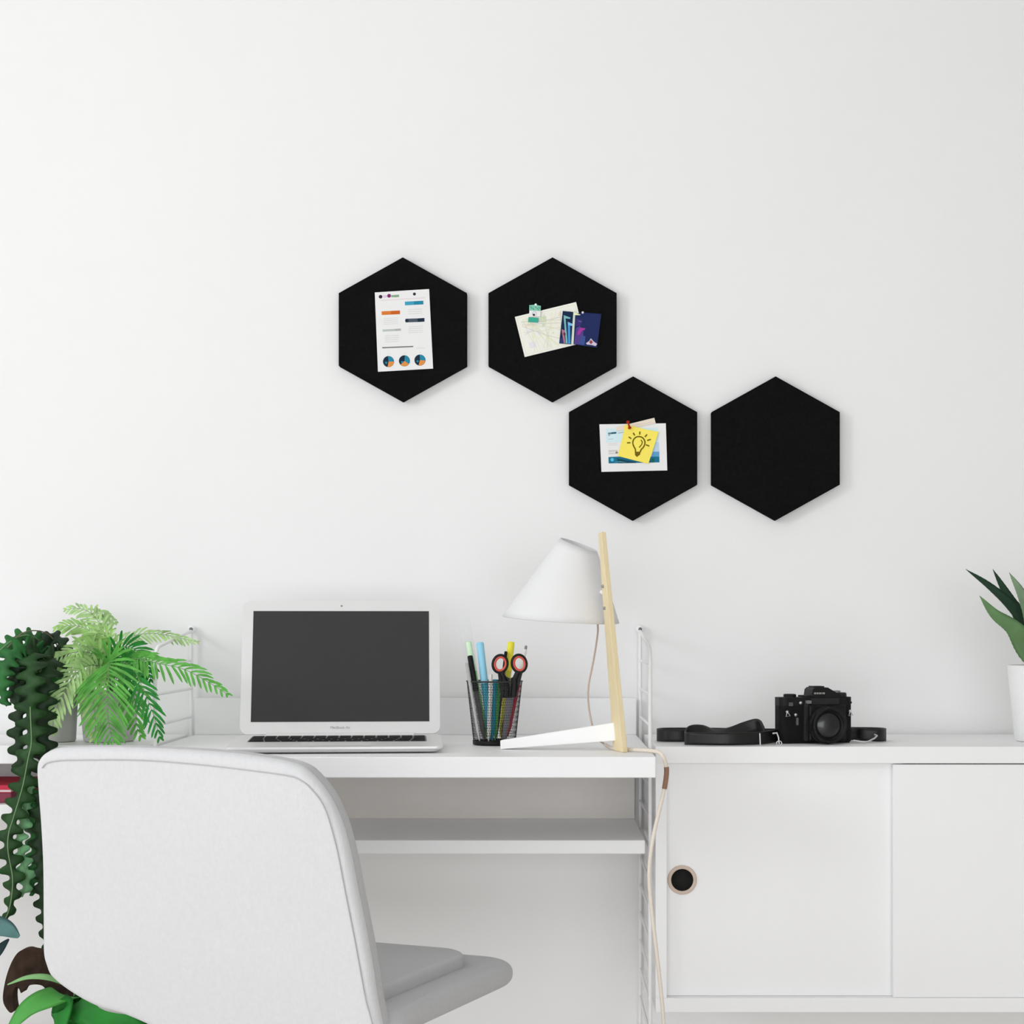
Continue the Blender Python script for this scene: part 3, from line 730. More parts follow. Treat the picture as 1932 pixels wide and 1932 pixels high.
MB().lathe([(.0060, .007), (.0060, .010), (.0001, .0105)], KX @ V((.043, .002, .0755)), 20, 0, XZ).build('release_button', M['screw'], tpo)
MB().lathe([(.0105, 0), (.0105, .0045), (.009, .0055), (.0001, .0055)], KX @ V((-.041, 0, .0753)), 28, 0, XZ).build('rewind_knob', M['black'], tpo)
XF = XL
for (x, z, r, nm, mm) in ((-.029, .0665, .0026, 'indicator', M['steel']), (-.0375, .047, .0026, 'lever_screw', M['steel']), (.0585, .0665, .0022, 'sync_socket', M['camgrey'])):
    MB().lathe([(r, 0), (r, .0022), (.0001, .003)], KX @ V((x, -.0175, z)), 14, 0, XF).build(nm, mm, camo)
MB().box((-.0370, -.0215, .030), (-.0335, -.0165, .0425), 0, KX).build('timer_lever', flat('lever_grey', 96, 96, 96), camo, bevel=.0008)
MB().box((-.0495, -.0185, .0615), (-.0425, -.0170, .0675), 0, KX).build('badge', flat('badge_grey', 92, 92, 92), camo)
MB().box((-.0205, -.0245, .0655), (-.0125, -.017, .0705), 0, KX).build('model_plate', flat('plate_grey', 124, 124, 124), camo)
for sx in (-1, 1):
    px_ = sx * (W - .011 if sx < 0 else W - .006)
    q = [KX @ V((px_, -.019, .0525)), KX @ V((px_ - .003, -.021, .0445)), KX @ V((px_ + .004, -.021, .0455)), KX @ V((px_, -.019, .0525))]
    MB().tube(q, .0009, 8).ball(KX @ V((px_, -.0185, .052)), .0026).build('strap_lug', M['steel'], camo)
def ribbon(path, wid, name, m, parent, th=.0022, solid=True):
    """path: list of (point, up-vector)"""
    cs = catmull([p for p, u in path], 10); us = catmull([V(u) for p, u in path], 10)
    mb = MB(); vs = []; fs = []
    for p, u in zip(cs, us):
        u = u.normalized(); vs += [p - u * wid / 2, p - u * wid * .3, p + u * wid * .3, p + u * wid / 2]
    for i in range(len(cs) - 1):
        for k in range(3): fs.append((4 * i + k, 4 * i + k + 1, 4 * i + k + 5, 4 * i + k + 4))
    mb.add(vs, fs, 0, True)
    return mb.build(name, m, parent, solid=th, offset=0)
U = (0, 0, 1)
sw = .0205
def S(px, D, lift=0):
    q = P(px, 0, D); q.z = DZ + sw / 2 + .001 + lift; return q
strap = ribbon([(S(1466, 2.850, .001), U), (S(1440, 2.815), U), (S(1410, 2.795), U), (S(1370, 2.785), U), (S(1325, 2.792), U), (S(1300, 2.802), U), (S(1292.5, 2.818), U), (S(1302, 2.832, .009), (0, .2, 1)), (S(1325, 2.838, .010), (0, .5, 1)), (S(1350, 2.848, .005), (-.1, .9, .7)), (S(1378, 2.862, .006), (-.15, .7, .8)), (S(1405, 2.868, .013), (-.2, .3, 1)), (S(1425, 2.868, .018), (-.15, .05, 1)), (S(1433, 2.860, .016), (.1, -.1, 1)), (S(1437, 2.848, .008), (.3, -.3, 1)), (S(1445, 2.838, .0005), (.1, -.1, 1)), (S(1475, 2.862, .0005), U)], sw, 'strap', M['leather'], camo)
ribbon([(S(1345, 2.900), U), (S(1300, 2.872), U), (S(1262, 2.872), U), (S(1243, 2.886), U), (S(1241, 2.905), U), (S(1252, 2.922), U), (S(1290, 2.928), U), (S(1345, 2.922), U), (S(1410, 2.908), U), (S(1480, 2.895), U)], sw, 'strap', M['leather'], camo)
ribbon([(S(1603, 2.905, .001), U), (S(1625, 2.885, .001), U), (S(1655, 2.880), U), (S(1669, 2.892), U), (S(1669, 2.915), U), (S(1650, 2.935), U), (S(1600, 2.945), U)], sw, 'strap', M['leather'], camo)
a, b = P(1433.5, 1383.5, 2.799), P(1434.5, 1407.5, 2.799)
MB().tube([a, b], .0013, 8).build('strap_stitching_bar', M['steel'], strap)
mbk = MB().tube([P(1458, 1384, 2.825), P(1466, 1383, 2.822), P(1469, 1392, 2.82), P(1470, 1404, 2.82)], .0016, 8)
mbk.tube([P(1470 + 5 * math.cos(i * .524), 1402 + 4 * math.sin(i * .524), 2.816) for i in range(12)], .0010, 8, closed=True)
mbk.build('strap_clip', M['steel'], strap)
MB().tube([P(1610, 1397, 2.85), P(1630, 1400, 2.848), P(1638, 1399, 2.848), P(1650, 1393, 2.852), P(1655, 1388, 2.856), P(1650, 1386, 2.86)], .0014, 8).build('strap_slider', M['steel'], strap)

# ------------------------------------------------------------------ plants
def pot(t, c, rtop, rbot, h, m, th=.004, name='pot'):
    MB().lathe([(.0001, .0005), (rbot * .94, .0005), (rbot, .003), (rtop, h - .002), (rtop - .001, h), (rtop - th, h), (rtop - th - .001, h - .004), (rbot - th, .01), (.0001, .01)], c, 48).build(name, m, t)
    MB().lathe([(rtop - th - .001, h - .018), (rtop * .5, h - .013), (.0001, h - .011)], c, 32).build('soil', M['soil'], t)

# --- feathery fern
fc = P(206, 1400, 2.90); fc.z = DZ
fern = thing('potted_fern', fc, 'bright green feathery fern in a pale grey pot on the white shelf', 'potted plant')
pot(fern, fc, .050, .042, .085, M['greypot'])
def frond(path, lens, n, m, normal=(0, -1, .35), wl=.0062, ang=38, droop=.25, sides=(1, 1), stemr=.0011):
    pts = catmull([P(*q) for q in path], 12)
    # arc-length table
    acc = [0]
    for a, b in zip(pts[:-1], pts[1:]): acc.append(acc[-1] + (b - a).length)
    T = acc[-1]; mb = MB()
    mb.tube(pts, [stemr * (1 - .65 * a / T) for a in acc], 6, 1)
    N0 = V(normal).normalized(); start = .16
    for i in range(n):
        s_ = T * (start + (1 - start) * (i + .5) / n)
        k = next(j for j in range(len(acc) - 1) if acc[j + 1] >= s_ - 1e-9)
        p = pts[k].lerp(pts[k + 1], (s_ - acc[k]) / max(1e-9, acc[k + 1] - acc[k]))
        tg = (pts[k + 1] - pts[k]).normalized()
        u = (s_ / T - start) / (1 - start)
        prof = math.sin(math.pi * min(1, .18 + u * .80)) ** .7
        for sgn, sw_ in ((1, sides[0]), (-1, sides[1])):
            ln_ = lens * prof * sw_ * random.uniform(.85, 1.1)
            if ln_ < .003: continue
            sd = tg.cross(N0).normalized() * sgn
            a_ = math.radians(ang + random.uniform(-7, 7) + 18 * u)
            d = (sd * math.cos(a_) + tg * math.sin(a_) + N0 * random.uniform(-.1, .2)).normalized()
            wv = d.cross(N0).normalized(); nn_ = wv.cross(d).normalized()
            vs = []
            for j, (f_, w_) in enumerate(((0, .35), (.25, .85), (.6, 1.0), (.88, .72), (1.0, .12))):
                c_ = p + d * ln_ * f_ + V((0, 0, -1)) * droop * ln_ * f_ * f_ + nn_ * .001
                ww = wv * (wl * .5 * w_ * (0.7 + .3 * prof))
                vs += [c_ - ww, c_ - nn_ * (wl * .14), c_ + ww]
            fs = []
            for j in range(4):
                for q in range(2): fs.append((3 * j + q, 3 * j + q + 1, 3 * j + q + 4, 3 * j + q + 3))
            mb.add(vs, fs, 0, True)
    return mb.build('frond', [m, M['rib']], fern)
B0 = (207, 1318, 2.895)
frond([B0, (208, 1262, 2.86), (206, 1250, 2.80), (204, 1290, 2.765), (203, 1340, 2.755), (208, 1380, 2.752), (216, 1402, 2.750)], .066, 30, M['fern2'], (0, -1, .2), .0050, 30, .25)
frond([B0, (225, 1255, 2.85), (250, 1260, 2.80), (270, 1300, 2.755), (290, 1350, 2.745), (303, 1396, 2.745)], .040, 22, M['fern3'], (-.1, -1, .3), .0052, 40)
frond([B0, (232, 1250, 2.86), (260, 1243, 2.80), (300, 1252, 2.755), (345, 1262, 2.745), (390, 1285, 2.74), (432, 1312, 2.74)], .042, 26, M['fern2'], (.05, -1, .25), .0048, 42, .35, (.7, 1.1))
frond([B0, (215, 1225, 2.90), (245, 1202, 2.91), (290, 1195, 2.92), (335, 1203, 2.93), (375, 1212, 2.93)], .025, 26, M['fern4'], (0, -.9, .6), .0046, 42, .3)
frond([B0, (205, 1235, 2.90), (195, 1190, 2.91), (175, 1160, 2.92), (150, 1148, 2.93), (122, 1150, 2.93)], .034, 22, M['fern4'], (0, -1, .4), .0048, 40)
frond([B0, (200, 1240, 2.90), (185, 1205, 2.91), (160, 1185, 2.92), (130, 1180, 2.92), (103, 1186, 2.92)], .036, 24, M['fern1'], (0, -1, .4), .0048, 42)
frond([B0, (206, 1235, 2.91), (205, 1200, 2.93), (200, 1170, 2.94), (180, 1152, 2.95), (200, 1158, 2.95), (222, 1176, 2.95)], .024, 22, M['fern4'], (0, -1, .4), .0046, 42)
frond([B0, (195, 1250, 2.87), (170, 1232, 2.84), (135, 1232, 2.82), (95, 1248, 2.80), (60, 1275, 2.79), (48, 1290, 2.785)], .029, 24, M['fern4'], (.1, -1, .3), .0050, 40, .35)
frond([B0, (195, 1265, 2.86), (170, 1255, 2.82), (140, 1275, 2.79), (118, 1312, 2.775), (103, 1350, 2.77), (98, 1385, 2.77)], .036, 22, M['fern4'], (.05, -1, .2), .0056, 35, .25)
frond([B0, (200, 1245, 2.87), (175, 1225, 2.85), (150, 1225, 2.83), (140, 1250, 2.81), (150, 1300, 2.79), (160, 1330, 2.785)], .036, 22, M['fern1'], (0, -1, .3), .0052, 36)
frond([B0, (218, 1245, 2.88), (230, 1222, 2.87), (255, 1225, 2.85), (275, 1250, 2.83), (285, 1285, 2.82)], .042, 22, M['fern3'], (0, -1, .3), .0052, 40)
frond([B0, (190, 1262, 2.85), (178, 1280, 2.79), (176, 1320, 2.77), (180, 1365, 2.765), (176, 1398, 2.762)], .034, 20, M['fern1'], (0, -1, .2), .0058, 34)
frond([B0, (225, 1270, 2.85), (245, 1285, 2.79), (255, 1325, 2.775), (258, 1370, 2.77), (268, 1392, 2.77)], .040, 20, M['fern2'], (0, -1, .2), .0060, 34)
frond([B0, (205, 1245, 2.89), (210, 1215, 2.88), (190, 1195, 2.87), (165, 1205, 2.86), (140, 1212, 2.86)], .034, 20, M['fern1'], (0, -1, .4), .0048, 42)

# --- fishbone cactus
kc = P(104, 1400, 2.895); kc.z = DZ
cac = thing('fishbone_cactus', kc, 'trailing fishbone cactus with dark zigzag stems in a grey pot', 'potted plant')
pot(cac, kc, .0385, .034, .098, M['greypot'])
def zig(path, wout, win, per, m, taper=.5, normal=(0, -1, .1), rib=.02):
    pts = catmull([P(*q) for q in path], 14)
    acc = [0]
    for a, b in zip(pts[:-1], pts[1:]): acc.append(acc[-1] + (b - a).length)
    T = acc[-1]; N0 = V(normal).normalized(); nst = max(24, int(T / per * 14)); vs = []; fs = []; mid = []
    for i in range(nst + 1):
        s_ = T * i / nst
        k = next((j for j in range(len(acc) - 1) if acc[j + 1] >= s_ - 1e-9), len(acc) - 2)
        p = pts[k].lerp(pts[k + 1], (s_ - acc[k]) / max(1e-9, acc[k + 1] - acc[k]))
        tg = (pts[k + 1] - pts[k]).normalized()
        sd = tg.cross(N0)
        if sd.length < .2: sd = tg.cross(V((1, 0, 0)))
        sd.normalize()
        sc_ = (1 - taper * s_ / T) * min(1, .3 + 6 * (T - s_) / T) * min(1, .25 + 5 * s_ / T)
        def lobe(ph):
            w_ = .5 + .5 * math.tanh(1.7 * math.cos(2 * math.pi * (s_ / per + ph))) / math.tanh(1.7); return (win + (wout - win) * w_) * sc_
        nn_ = sd.cross(tg).normalized()
        if nn_.dot(N0) < 0: nn_ = -nn_
        wob = .25 * math.sin(s_ * 55)
        sdt = (sd + nn_ * wob).normalized()
        vs += [p - sdt * lobe(0) - nn_ * .002, p - sdt * lobe(0) * .4, p + nn_ * .0016, p + sdt * lobe(.5) * .4, p + sdt * lobe(.5) - nn_ * .002]
        mid.append(p + nn_ * .0022)
    for i in range(nst):
        for q in range(4): fs.append((5 * i + q, 5 * i + q + 1, 5 * i + q + 6, 5 * i + q + 5))
    mb = MB().add(vs, fs, 0, True)
    o = mb.build('stem', [m], cac, solid=.0016, offset=0)
    if rib: MB().tube(mid[int(len(mid) * rib)::3], .0009, 6).build('midrib', M['rib'], o)
    return o
K0 = (100, 1318, 2.90)
zig([K0, (92, 1262, 2.87), (66, 1232, 2.79), (58, 1270, 2.755), (58, 1340, 2.745), (60, 1400, 2.742), (54, 1431, 2.74), (43, 1486, 2.738), (27, 1540, 2.735), (17, 1574, 2.733), (16, 1606, 2.73), (24, 1651, 2.73), (24, 1680, 2.73), (18.6, 1714, 2.73), (8, 1740, 2.73)], .031, .0085, .0262, leafm('cactus_trailing_green', C(30, 68, 26), .5, .05, 30), .38, rib=.42)
zig([K0, (108, 1265, 2.86), (100, 1245, 2.79), (84, 1290, 2.765), (79, 1360, 2.76), (82, 1420, 2.755), (84, 1480, 2.752), (76, 1540, 2.75), (76, 1600, 2.75), (80, 1660, 2.75), (86, 1730, 2.75), (87, 1800, 2.75)], .028, .010, .0240, M['cact1'], .35, (.1, -1, .1), False)
zig([K0, (90, 1270, 2.86), (60, 1250, 2.80), (42, 1285, 2.775), (37, 1340, 2.77), (35, 1400, 2.768), (42, 1450, 2.765), (50, 1490, 2.762)], .021, .006, .0262, M['cact1'], .1, (-.1, -1, .1), False)
zig([(62, 1470, 2.760), (58, 1520, 2.758), (60, 1560, 2.756), (64, 1620, 2.756), (58, 1690, 2.756)], .016, .004, .0225, M['cact2'], .1, (-.1, -1, .1), False)
zig([(60, 1480, 2.752), (46, 1540, 2.748), (36, 1580, 2.742), (42, 1620, 2.742), (50, 1660, 2.742), (40, 1692, 2.742)], .018, .005, .021, M['cact3'], .2, (0, -1, .1))
zig([K0, (95, 1255, 2.87), (78, 1215, 2.85), (50, 1200, 2.82), (20, 1212, 2.80), (-8, 1238, 2.79), (-25, 1270, 2.785)], .020, .007, .018, M['cact2'], .2, (0, -1, .5))
zig([K0, (92, 1262, 2.86), (60, 1225, 2.80), (30, 1230, 2.77), (8, 1262, 2.76), (4, 1300, 2.755), (14, 1332, 2.75)], .024, .008, .019, M['cact2'], .2, (.1, -1, .2), False)
zig([K0, (100, 1260, 2.88), (88, 1215, 2.87), (95, 1200, 2.86), (112, 1208, 2.85), (122, 1230, 2.84), (112, 1260, 2.83)], .015, .006, .018, M['cact1'], .1, (0, -1, .5), False)
zig([K0, (85, 1265, 2.86), (68, 1232, 2.82), (48, 1230, 2.79), (30, 1258, 2.775), (26, 1300, 2.77), (36, 1330, 2.765)], .022, .009, .019, M['cact1'], .1, (0, -1, .3), False)
zig([K0, (104, 1258, 2.87), (92, 1228, 2.85), (70, 1222, 2.83), (50, 1240, 2.81), (52, 1290, 2.80), (62, 1330, 2.80)], .026, .012, .019, M['cact1'], .1, (0, -1, .2), False)
zig([K0, (106, 1280, 2.86), (100, 1262, 2.82), (92, 1290, 2.79), (94, 1320, 2.785), (98, 1345, 2.785)], .022, .010, .019, M['cact2'], .1, (0, -1, .2), False)
MB().tube(catmull([P(*K0), P(112, 1240, 2.87), P(98, 1203, 2.85), P(70, 1190, 2.82), P(40, 1196, 2.80), P(14, 1222, 2.79)], 8), .0011, 6).build('bare_stalk', flat('stalk_brown', 120, 112, 92), cac)

# --- aloe at the right edge
ac = P(1978, 1400, 2.90); ac.z = DZ
aloe = thing('potted_aloe', ac, 'grey green aloe in a white pot on the cabinet', 'potted plant')
pot(aloe, ac, .067, .055, .128, M['pot'], .005)
def blade(t, path, wmax, m, normal, name='leaf', cup=.25, thick=.006, prof=None, serr=0, steps=12):
    pts = catmull([P(*q) if not isinstance(q, V) else q for q in path], steps)
    acc = [0]
    for a, b in zip(pts[:-1], pts[1:]): acc.append(acc[-1] + (b - a).length)
    T = acc[-1]; N0 = V(normal).normalized(); vs = []; fs = []
    prof = prof or (lambda u: (0.75 + .25 * math.sin(math.pi * min(1, u * 1.5))) * (1 - u ** 3) ** .9 if u < 1 else 0)
    for i, p in enumerate(pts):
        u = acc[i] / T
        tg = (pts[min(i + 1, len(pts) - 1)] - pts[max(i - 1, 0)]).normalized()
        sd = tg.cross(N0).normalized(); nn_ = sd.cross(tg).normalized()
        if nn_.dot(N0) < 0: nn_ = -nn_
        w_ = max(.0004, wmax * prof(u)); th = thick * max(.05, prof(u))
        e = 1 + (serr if i % 2 else 0)
        for q, (a_, h_) in enumerate(((-e, cup), (-.55, cup * .35), (0, 0), (.55, cup * .35), (e, cup))):
            vs.append(p + sd * w_ * a_ + nn_ * w_ * h_)
        for q, (a_, h_) in enumerate(((.6, cup * .3), (0, 0), (-.6, cup * .3))):
            vs.append(p + sd * w_ * a_ + nn_ * (w_ * h_ - th))
    n8 = 8
    for i in range(len(pts) - 1):
        for q in range(n8):
            fs.append((n8 * i + q, n8 * i + (q + 1) % n8, n8 * (i + 1) + (q + 1) % n8, n8 * (i + 1) + q))
    return MB().add(vs, fs, 0, True).build(name, m, t)
AB = (1976, 1262, 2.90)
blade(aloe, [AB, (1950, 1200, 2.88), (1915, 1152, 2.86), (1868, 1108, 2.85), (1822, 1074, 2.84)], .0165, M['aloe1'], (.3, -1, .4), serr=.06)
blade(aloe, [AB, (1948, 1205, 2.90), (1922, 1160, 2.90), (1897, 1118, 2.90), (1873, 1074, 2.90)], .0165, M['aloe1'], (.2, -1, .1), serr=.06)
blade(aloe, [AB, (1960, 1205, 2.86), (1944, 1160, 2.84), (1926, 1118, 2.83), (1904, 1080, 2.83)], .0190, M['aloe2'], (-.2, -1, .2), serr=.04)
blade(aloe, [AB, (1940, 1222, 2.84), (1910, 1184, 2.80), (1876, 1158, 2.785), (1848, 1124, 2.775)], .0225, M['aloe3'], (-.3, -1, .15), serr=.04)
blade(aloe, [AB, (1985, 1200, 2.88), (1990, 1140, 2.87), (1984, 1080, 2.87), (1975, 1050, 2.87)], .020, M['aloe2'], (0, -1, .1))
blade(aloe, [AB, (2010, 1210, 2.90), (2040, 1160, 2.91), (2080, 1120, 2.92)], .020, M['aloe1'], (0, -1, .3))
blade(aloe, [AB, (2000, 1230, 2.84), (2040, 1195, 2.80), (2085, 1165, 2.79)], .020, M['aloe3'], (0, -1, .3))

# --- staghorn fern on the floor behind the chair
gc = V((-.715, -.50, 0))
stag = thing('staghorn_fern', gc, 'leafy staghorn fern with broad green leaves and a brown shield behind the chair', 'potted plant')
pot(stag, gc, .12, .09, .30, M['basket'], .008)
G0 = P(150, 1892, 2.58)
lp = lambda u: max(0.02, math.sin(math.pi * (u * .93 + .05)) ** .75)
core = V((gc.x, gc.y, .29))
blade(stag, [core, P(150, 1910, 2.58), P(128, 1880, 2.52), P(92, 1886, 2.48), P(52, 1905, 2.46), P(12, 1950, 2.45)], .0235, M['stag'], (-.1, -1, .9), 'leaf', .2, .002, lp)
blade(stag, [core, P(150, 1890, 2.58), P(130, 1862, 2.54), P(92, 1846, 2.51), P(52, 1845, 2.50), P(14, 1858, 2.49)], .0085, M['stag3'], (0, -.6, .9), 'leaf', .3, .002, lp)
blade(stag, [core, P(165, 1915, 2.56), P(150, 1888, 2.50), P(175, 1900, 2.46), P(205, 1922, 2.44), P(250, 1944, 2.43), P(310, 1990, 2.43)], .034, M['stag2'], (0, -1, .7), 'leaf', .2, .002, lp)
blade(stag, [core, P(140, 1940, 2.54), P(122, 1905, 2.48), P(118, 1920, 2.44), P(112, 1960, 2.42)], .022, M['stag2'], (0, -1, .4), 'leaf', .2, .002, lp)
blade(stag, [core, P(200, 1940, 2.60), P(190, 1890, 2.58), P(160, 1885, 2.56), P(118, 1908, 2.55)], .020, M['cact1'], (0, -1, .5), 'leaf', .2, .002, lp)
# dry shield frond: arches up and hooks down to the left
sh = [(150, 1900), (132, 1862), (96, 1838), (78, 1820), (74, 1798), (60, 1793), (48, 1791), (34, 1797), (22, 1815), (12, 1842), (6, 1872), (6, 1890), (12, 1903), (20, 1911), (26, 1906), (24, 1890), (24, 1872), (30, 1862), (36, 1866), (40, 1874), (46, 1865), (60, 1858), (80, 1860), (92, 1875), (118, 1890), (135, 1915)]
shp = catmull([P(x, y, 2.60 - .0006 * (150 - x)) for x, y in sh], 4, True)
MB().prism(shp, (.004, .012, .002), 0, True).build('shield_frond', M['brownleaf'], stag, bevel=.002)
# --- blue-green plant at the left edge
rc = V((-.93, -.42, 0))
rub = thing('rubber_plant', rc, 'blue green glossy leaf of a floor plant below the trailing cactus', 'potted plant')
pot(rub, rc, .10, .08, .24, M['greypot'])
MB().tube(catmull([V((rc.x, rc.y, .22)), P(-120, 1900, 2.68), P(-95, 1820, 2.68), P(-80, 1770, 2.68)], 6), .004, 8).build('stem', M['cact2'], rub)
blade(rub, [P(-80, 1770, 2.68), P(-40, 1752, 2.66), P(5, 1752, 2.64), P(36, 1768, 2.63)], .021, M['teal'], (.2, -.8, .6), 'leaf', .15, .002, lp)
blade(rub, [P(-80, 1770, 2.68), P(-50, 1800, 2.66), P(-15, 1802, 2.65), P(17, 1772, 2.64)], .011, flat('leaf_dark_teal', 40, 58, 60), (0, -1, .2), 'leaf', .15, .002, lp)  # second leaf, in a darker teal

# ------------------------------------------------------------------ chair
th = math.radians(23)
fr = V((math.sin(th), math.cos(th), 0)); rr = V((math.cos(th), -math.sin(th), 0))
phi = math.radians(9)
upv = V((0, 0, 1)) * math.cos(phi) - fr * math.sin(phi)       # up the backrest
nb = -(fr * math.cos(phi) + V((0, 0, 1)) * math.sin(phi))     # outward from the rear face
Q0 = P(692, 1815, 2.13)
def onplane(px, py, off=0):
    o = V((0, CAMY, CAMZ)); d = P(px, py, 1.0) - o
    s_ = (Q0 + nb * off - o).dot(nb) / d.dot(nb)
    return o + d * s_
chair = thing('desk_chair', V((-.42, -.76, 0)), 'light grey upholstered chair seen from behind in front of the desk', 'chair')
outl = [(64.3, 1449), (70.8, 1431), (87, 1419), (112, 1414.4), (185, 1413), (294, 1416), (402, 1422.4), (475, 1430.7), (529, 1440), (560, 1450), (578, 1463), (599, 1486), (620, 1518), (638, 1561), (652, 1612), (667, 1688), (678, 1742), (692, 1815), (703, 1887), (710, 1923), (713, 1948), (708, 1976), (690, 1998), (655, 2012), (590, 2015), (450, 1998), (330, 1960), (236, 1920), (178, 1902), (130.6, 1876), (94, 1847), (81.7, 1822), (76.5, 1797), (76, 1742), (75, 1634), (71, 1554), (66, 1489)]
op = catmull([onplane(*q) for q in outl], 5, True)
cen = V((0, 0, 0))
for p in op: cen += p
cen /= len(op)
N = len(op)
def inset(pts, d):
    out = []
    for i, p in enumerate(pts):
        t_ = (pts[(i + 1) % N] - pts[i - 1]).normalized()
        inn = t_.cross(nb).normalized()
        if inn.dot(cen - p) < 0: inn = -inn
        out.append(p + inn * d)
    return out
rd = .011
def cushion(out0, d0, d1, r0, r1, b0, b1, name, m):
    """upholstered slab on the outline out0, from depth d0 (room side) to d1 (desk side), edges rounded by r0 and r1"""
    rings = []
    inner0, inner1 = inset(out0, r0), inset(out0, r1)
    for f in (.02, .25, .5, .75, .92): rings.append([cen + (p - cen) * f - nb * (d0 - b0 * (1 - f * f)) for p in inner0])
    for k in range(6):
        a_ = math.pi / 2 * k / 5
        rings.append([p - nb * (d0 + r0 - r0 * math.cos(a_)) for p in inset(out0, r0 - r0 * math.sin(a_))])
    for k in range(6):
        a_ = math.pi / 2 * k / 5
        rings.append([p - nb * (d1 - r1 + r1 * math.sin(a_)) for p in inset(out0, r1 - r1 * math.cos(a_))])
    for f in (.9, .6, .3, .02): rings.append([cen + (p - cen) * f - nb * (d1 - b1 * (1 - f * f)) for p in inner1])
    vs = [p for rg in rings for p in rg]; fs = []
    for j in range(len(rings) - 1):
        for i in range(N): fs.append((j * N + i, j * N + (i + 1) % N, (j + 1) * N + (i + 1) % N, (j + 1) * N + i))
    fs.append(tuple(range(N))); fs.append(tuple(range((len(rings) - 1) * N, len(rings) * N)))
    return MB().add(vs, fs, 0, True).build(name, m, chair, merge=True)
bk_ = cushion(op, 0, .0165, rd, .003, .010, 0, 'backrest', M['fabric'])
cushion(inset(op, .0012), .0168, .038, .003, .010, 0, .010, 'inner_back_pad', M['fabric2'])
seam = [(79, 1449), (88, 1440), (108, 1435.5), (141, 1434), (257, 1434), (366, 1441.6), (475, 1454), (545, 1464), (568, 1473), (587, 1489), (612.5, 1525), (634, 1597), (652, 1688), (670, 1778.6), (688.6, 1880), (697, 1912), (706, 1945)]
MB().tube(catmull([onplane(x, y, .0012) for x, y in seam], 6), .0008, 6).build('seam', M['seam'], bk_)
def AB_(a, b, z): q = rr * a + fr * b; q.z = z; return q
def pad(cxa, cxb, w_, d_, r, z0, z1, er, name, m, crown=0):
    pts = rrect(w_, d_, r, 10); n_ = len(pts)
    def ins(d): return [(x * (1 - 2 * d / w_), y * (1 - 2 * d / d_)) for x, y in pts]
    rg = []
    for f in (.02, .3, .6, .85): rg.append([(x * f, y * f, z1 + crown * (1 - f * f)) for x, y in ins(er)])
    for k in range(7):
        a_ = math.pi / 2 * k / 6
        rg.append([(x, y, z1 - er + er * math.cos(a_)) for x, y in ins(er - er * math.sin(a_))])
    for k in range(7):
        a_ = math.pi / 2 * k / 6
        rg.append([(x, y, z0 + er - er * math.sin(a_)) for x, y in ins(er - er * math.cos(a_))])
    rg.append([(x * .02, y * .02, z0) for x, y in ins(er)])
    vs = [AB_(cxa + x, cxb + y, z) for g in rg for x, y, z in g]; fs = []
    for j in range(len(rg) - 1):
        for i in range(n_): fs.append((j * n_ + i, j * n_ + (i + 1) % n_, (j + 1) * n_ + (i + 1) % n_, (j + 1) * n_ + i))
    fs.append(tuple(range(n_))); fs.append(tuple(range((len(rg) - 1) * n_, len(rg) * n_)))
    return MB().add(vs, fs, 0, True).build(name, m, chair, merge=True)
seat = pad(-.045, -.735, .475, .420, .05, .400, .436, .0165, 'seat', M['fabric2'])
cush = pad(-.057, -.764, .402, .342, .045, .430, .456, .008, 'seat_cushion', M['fabric2'], .003)
cen_s = AB_(-.045, -.79, 0)
MB().lathe([(.026, .03), (.026, .38), (.06, .39), (.06, .404)], cen_s, 28).build('pedestal', M['chrome'], chair)
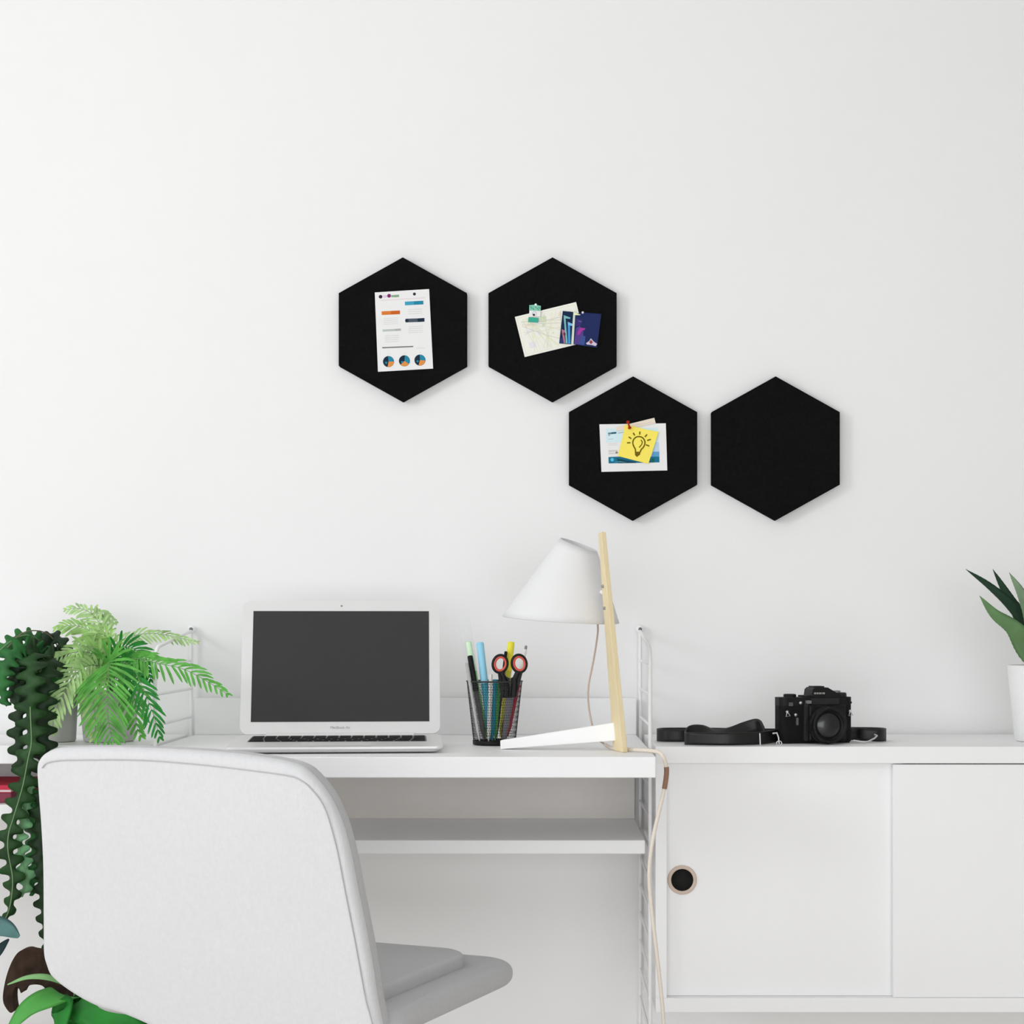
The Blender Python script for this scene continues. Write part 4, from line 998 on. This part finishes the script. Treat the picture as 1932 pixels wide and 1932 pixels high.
for k in range(4):
    a_ = math.radians(45 + 90 * k) - th
    d = V((math.cos(a_), math.sin(a_), 0))
    MB().tube([cen_s + d * .015 + V((0, 0, .075)), cen_s + d * .16 + V((0, 0, .055)), cen_s + d * .30 + V((0, 0, .024))], [.017, .014, .011], 14).tube([cen_s + d * .292 + V((0, 0, .022)), cen_s + d * .292], .012, 14).build('leg', M['chrome'], chair)

# ------------------------------------------------------------------ camera, light, world
cd = bpy.data.cameras.new('camera'); co = bpy.data.objects.new('camera', cd); COL.objects.link(co)
co.location = (0, CAMY, CAMZ); co.rotation_euler = (math.pi / 2, 0, 0)
cd.sensor_width = 36; cd.sensor_fit = 'HORIZONTAL'; cd.lens = 36 * F / 1932
cd.shift_x = (966 - CX) / 1932; cd.shift_y = (CY - 966) / 1932
cd.clip_start = .05
SC.camera = co
def area(name, loc, rot, sx, sy, e, col=(1, 1, 1)):
    l = bpy.data.lights.new(name, 'AREA'); l.shape = 'RECTANGLE'; l.size = sx; l.size_y = sy; l.energy = e; l.color = col
    o = bpy.data.objects.new(name, l); COL.objects.link(o); o.location = loc; o.rotation_euler = rot; return o
area('window_daylight', (X0 + .01, (wy0 + wy1) / 2, (wz0 + wz1) / 2), (0, -math.pi / 2, 0), wz1 - wz0 - .1, wy1 - wy0 - .1, 215, (.955, .978, 1))
area('added_front_fill', ((fx0 + fx1) / 2, Y0 + .01, (fz0 + fz1) / 2), (math.pi / 2, 0, 0), fx1 - fx0 - .1, fz1 - fz0 - .1, 97, (.955, .978, 1)).data.spread = math.radians(110)  # added fill light, kept low to reach under the desk
wd = bpy.data.worlds.new('world'); SC.world = wd; wd.use_nodes = True
wd.node_tree.nodes['Background'].inputs[0].default_value = (1, 1, 1, 1)
wd.node_tree.nodes['Background'].inputs[1].default_value = 1.0
SC.view_settings.view_transform = 'Standard'; SC.view_settings.look = 'None'
SC.view_settings.exposure = -2.0; SC.view_settings.gamma = 1.0; SC.view_settings.use_curve_mapping = False
SC.cycles.max_bounces = 14; SC.cycles.diffuse_bounces = 12; SC.cycles.transparent_max_bounces = 12
SC.cycles.use_denoising = True
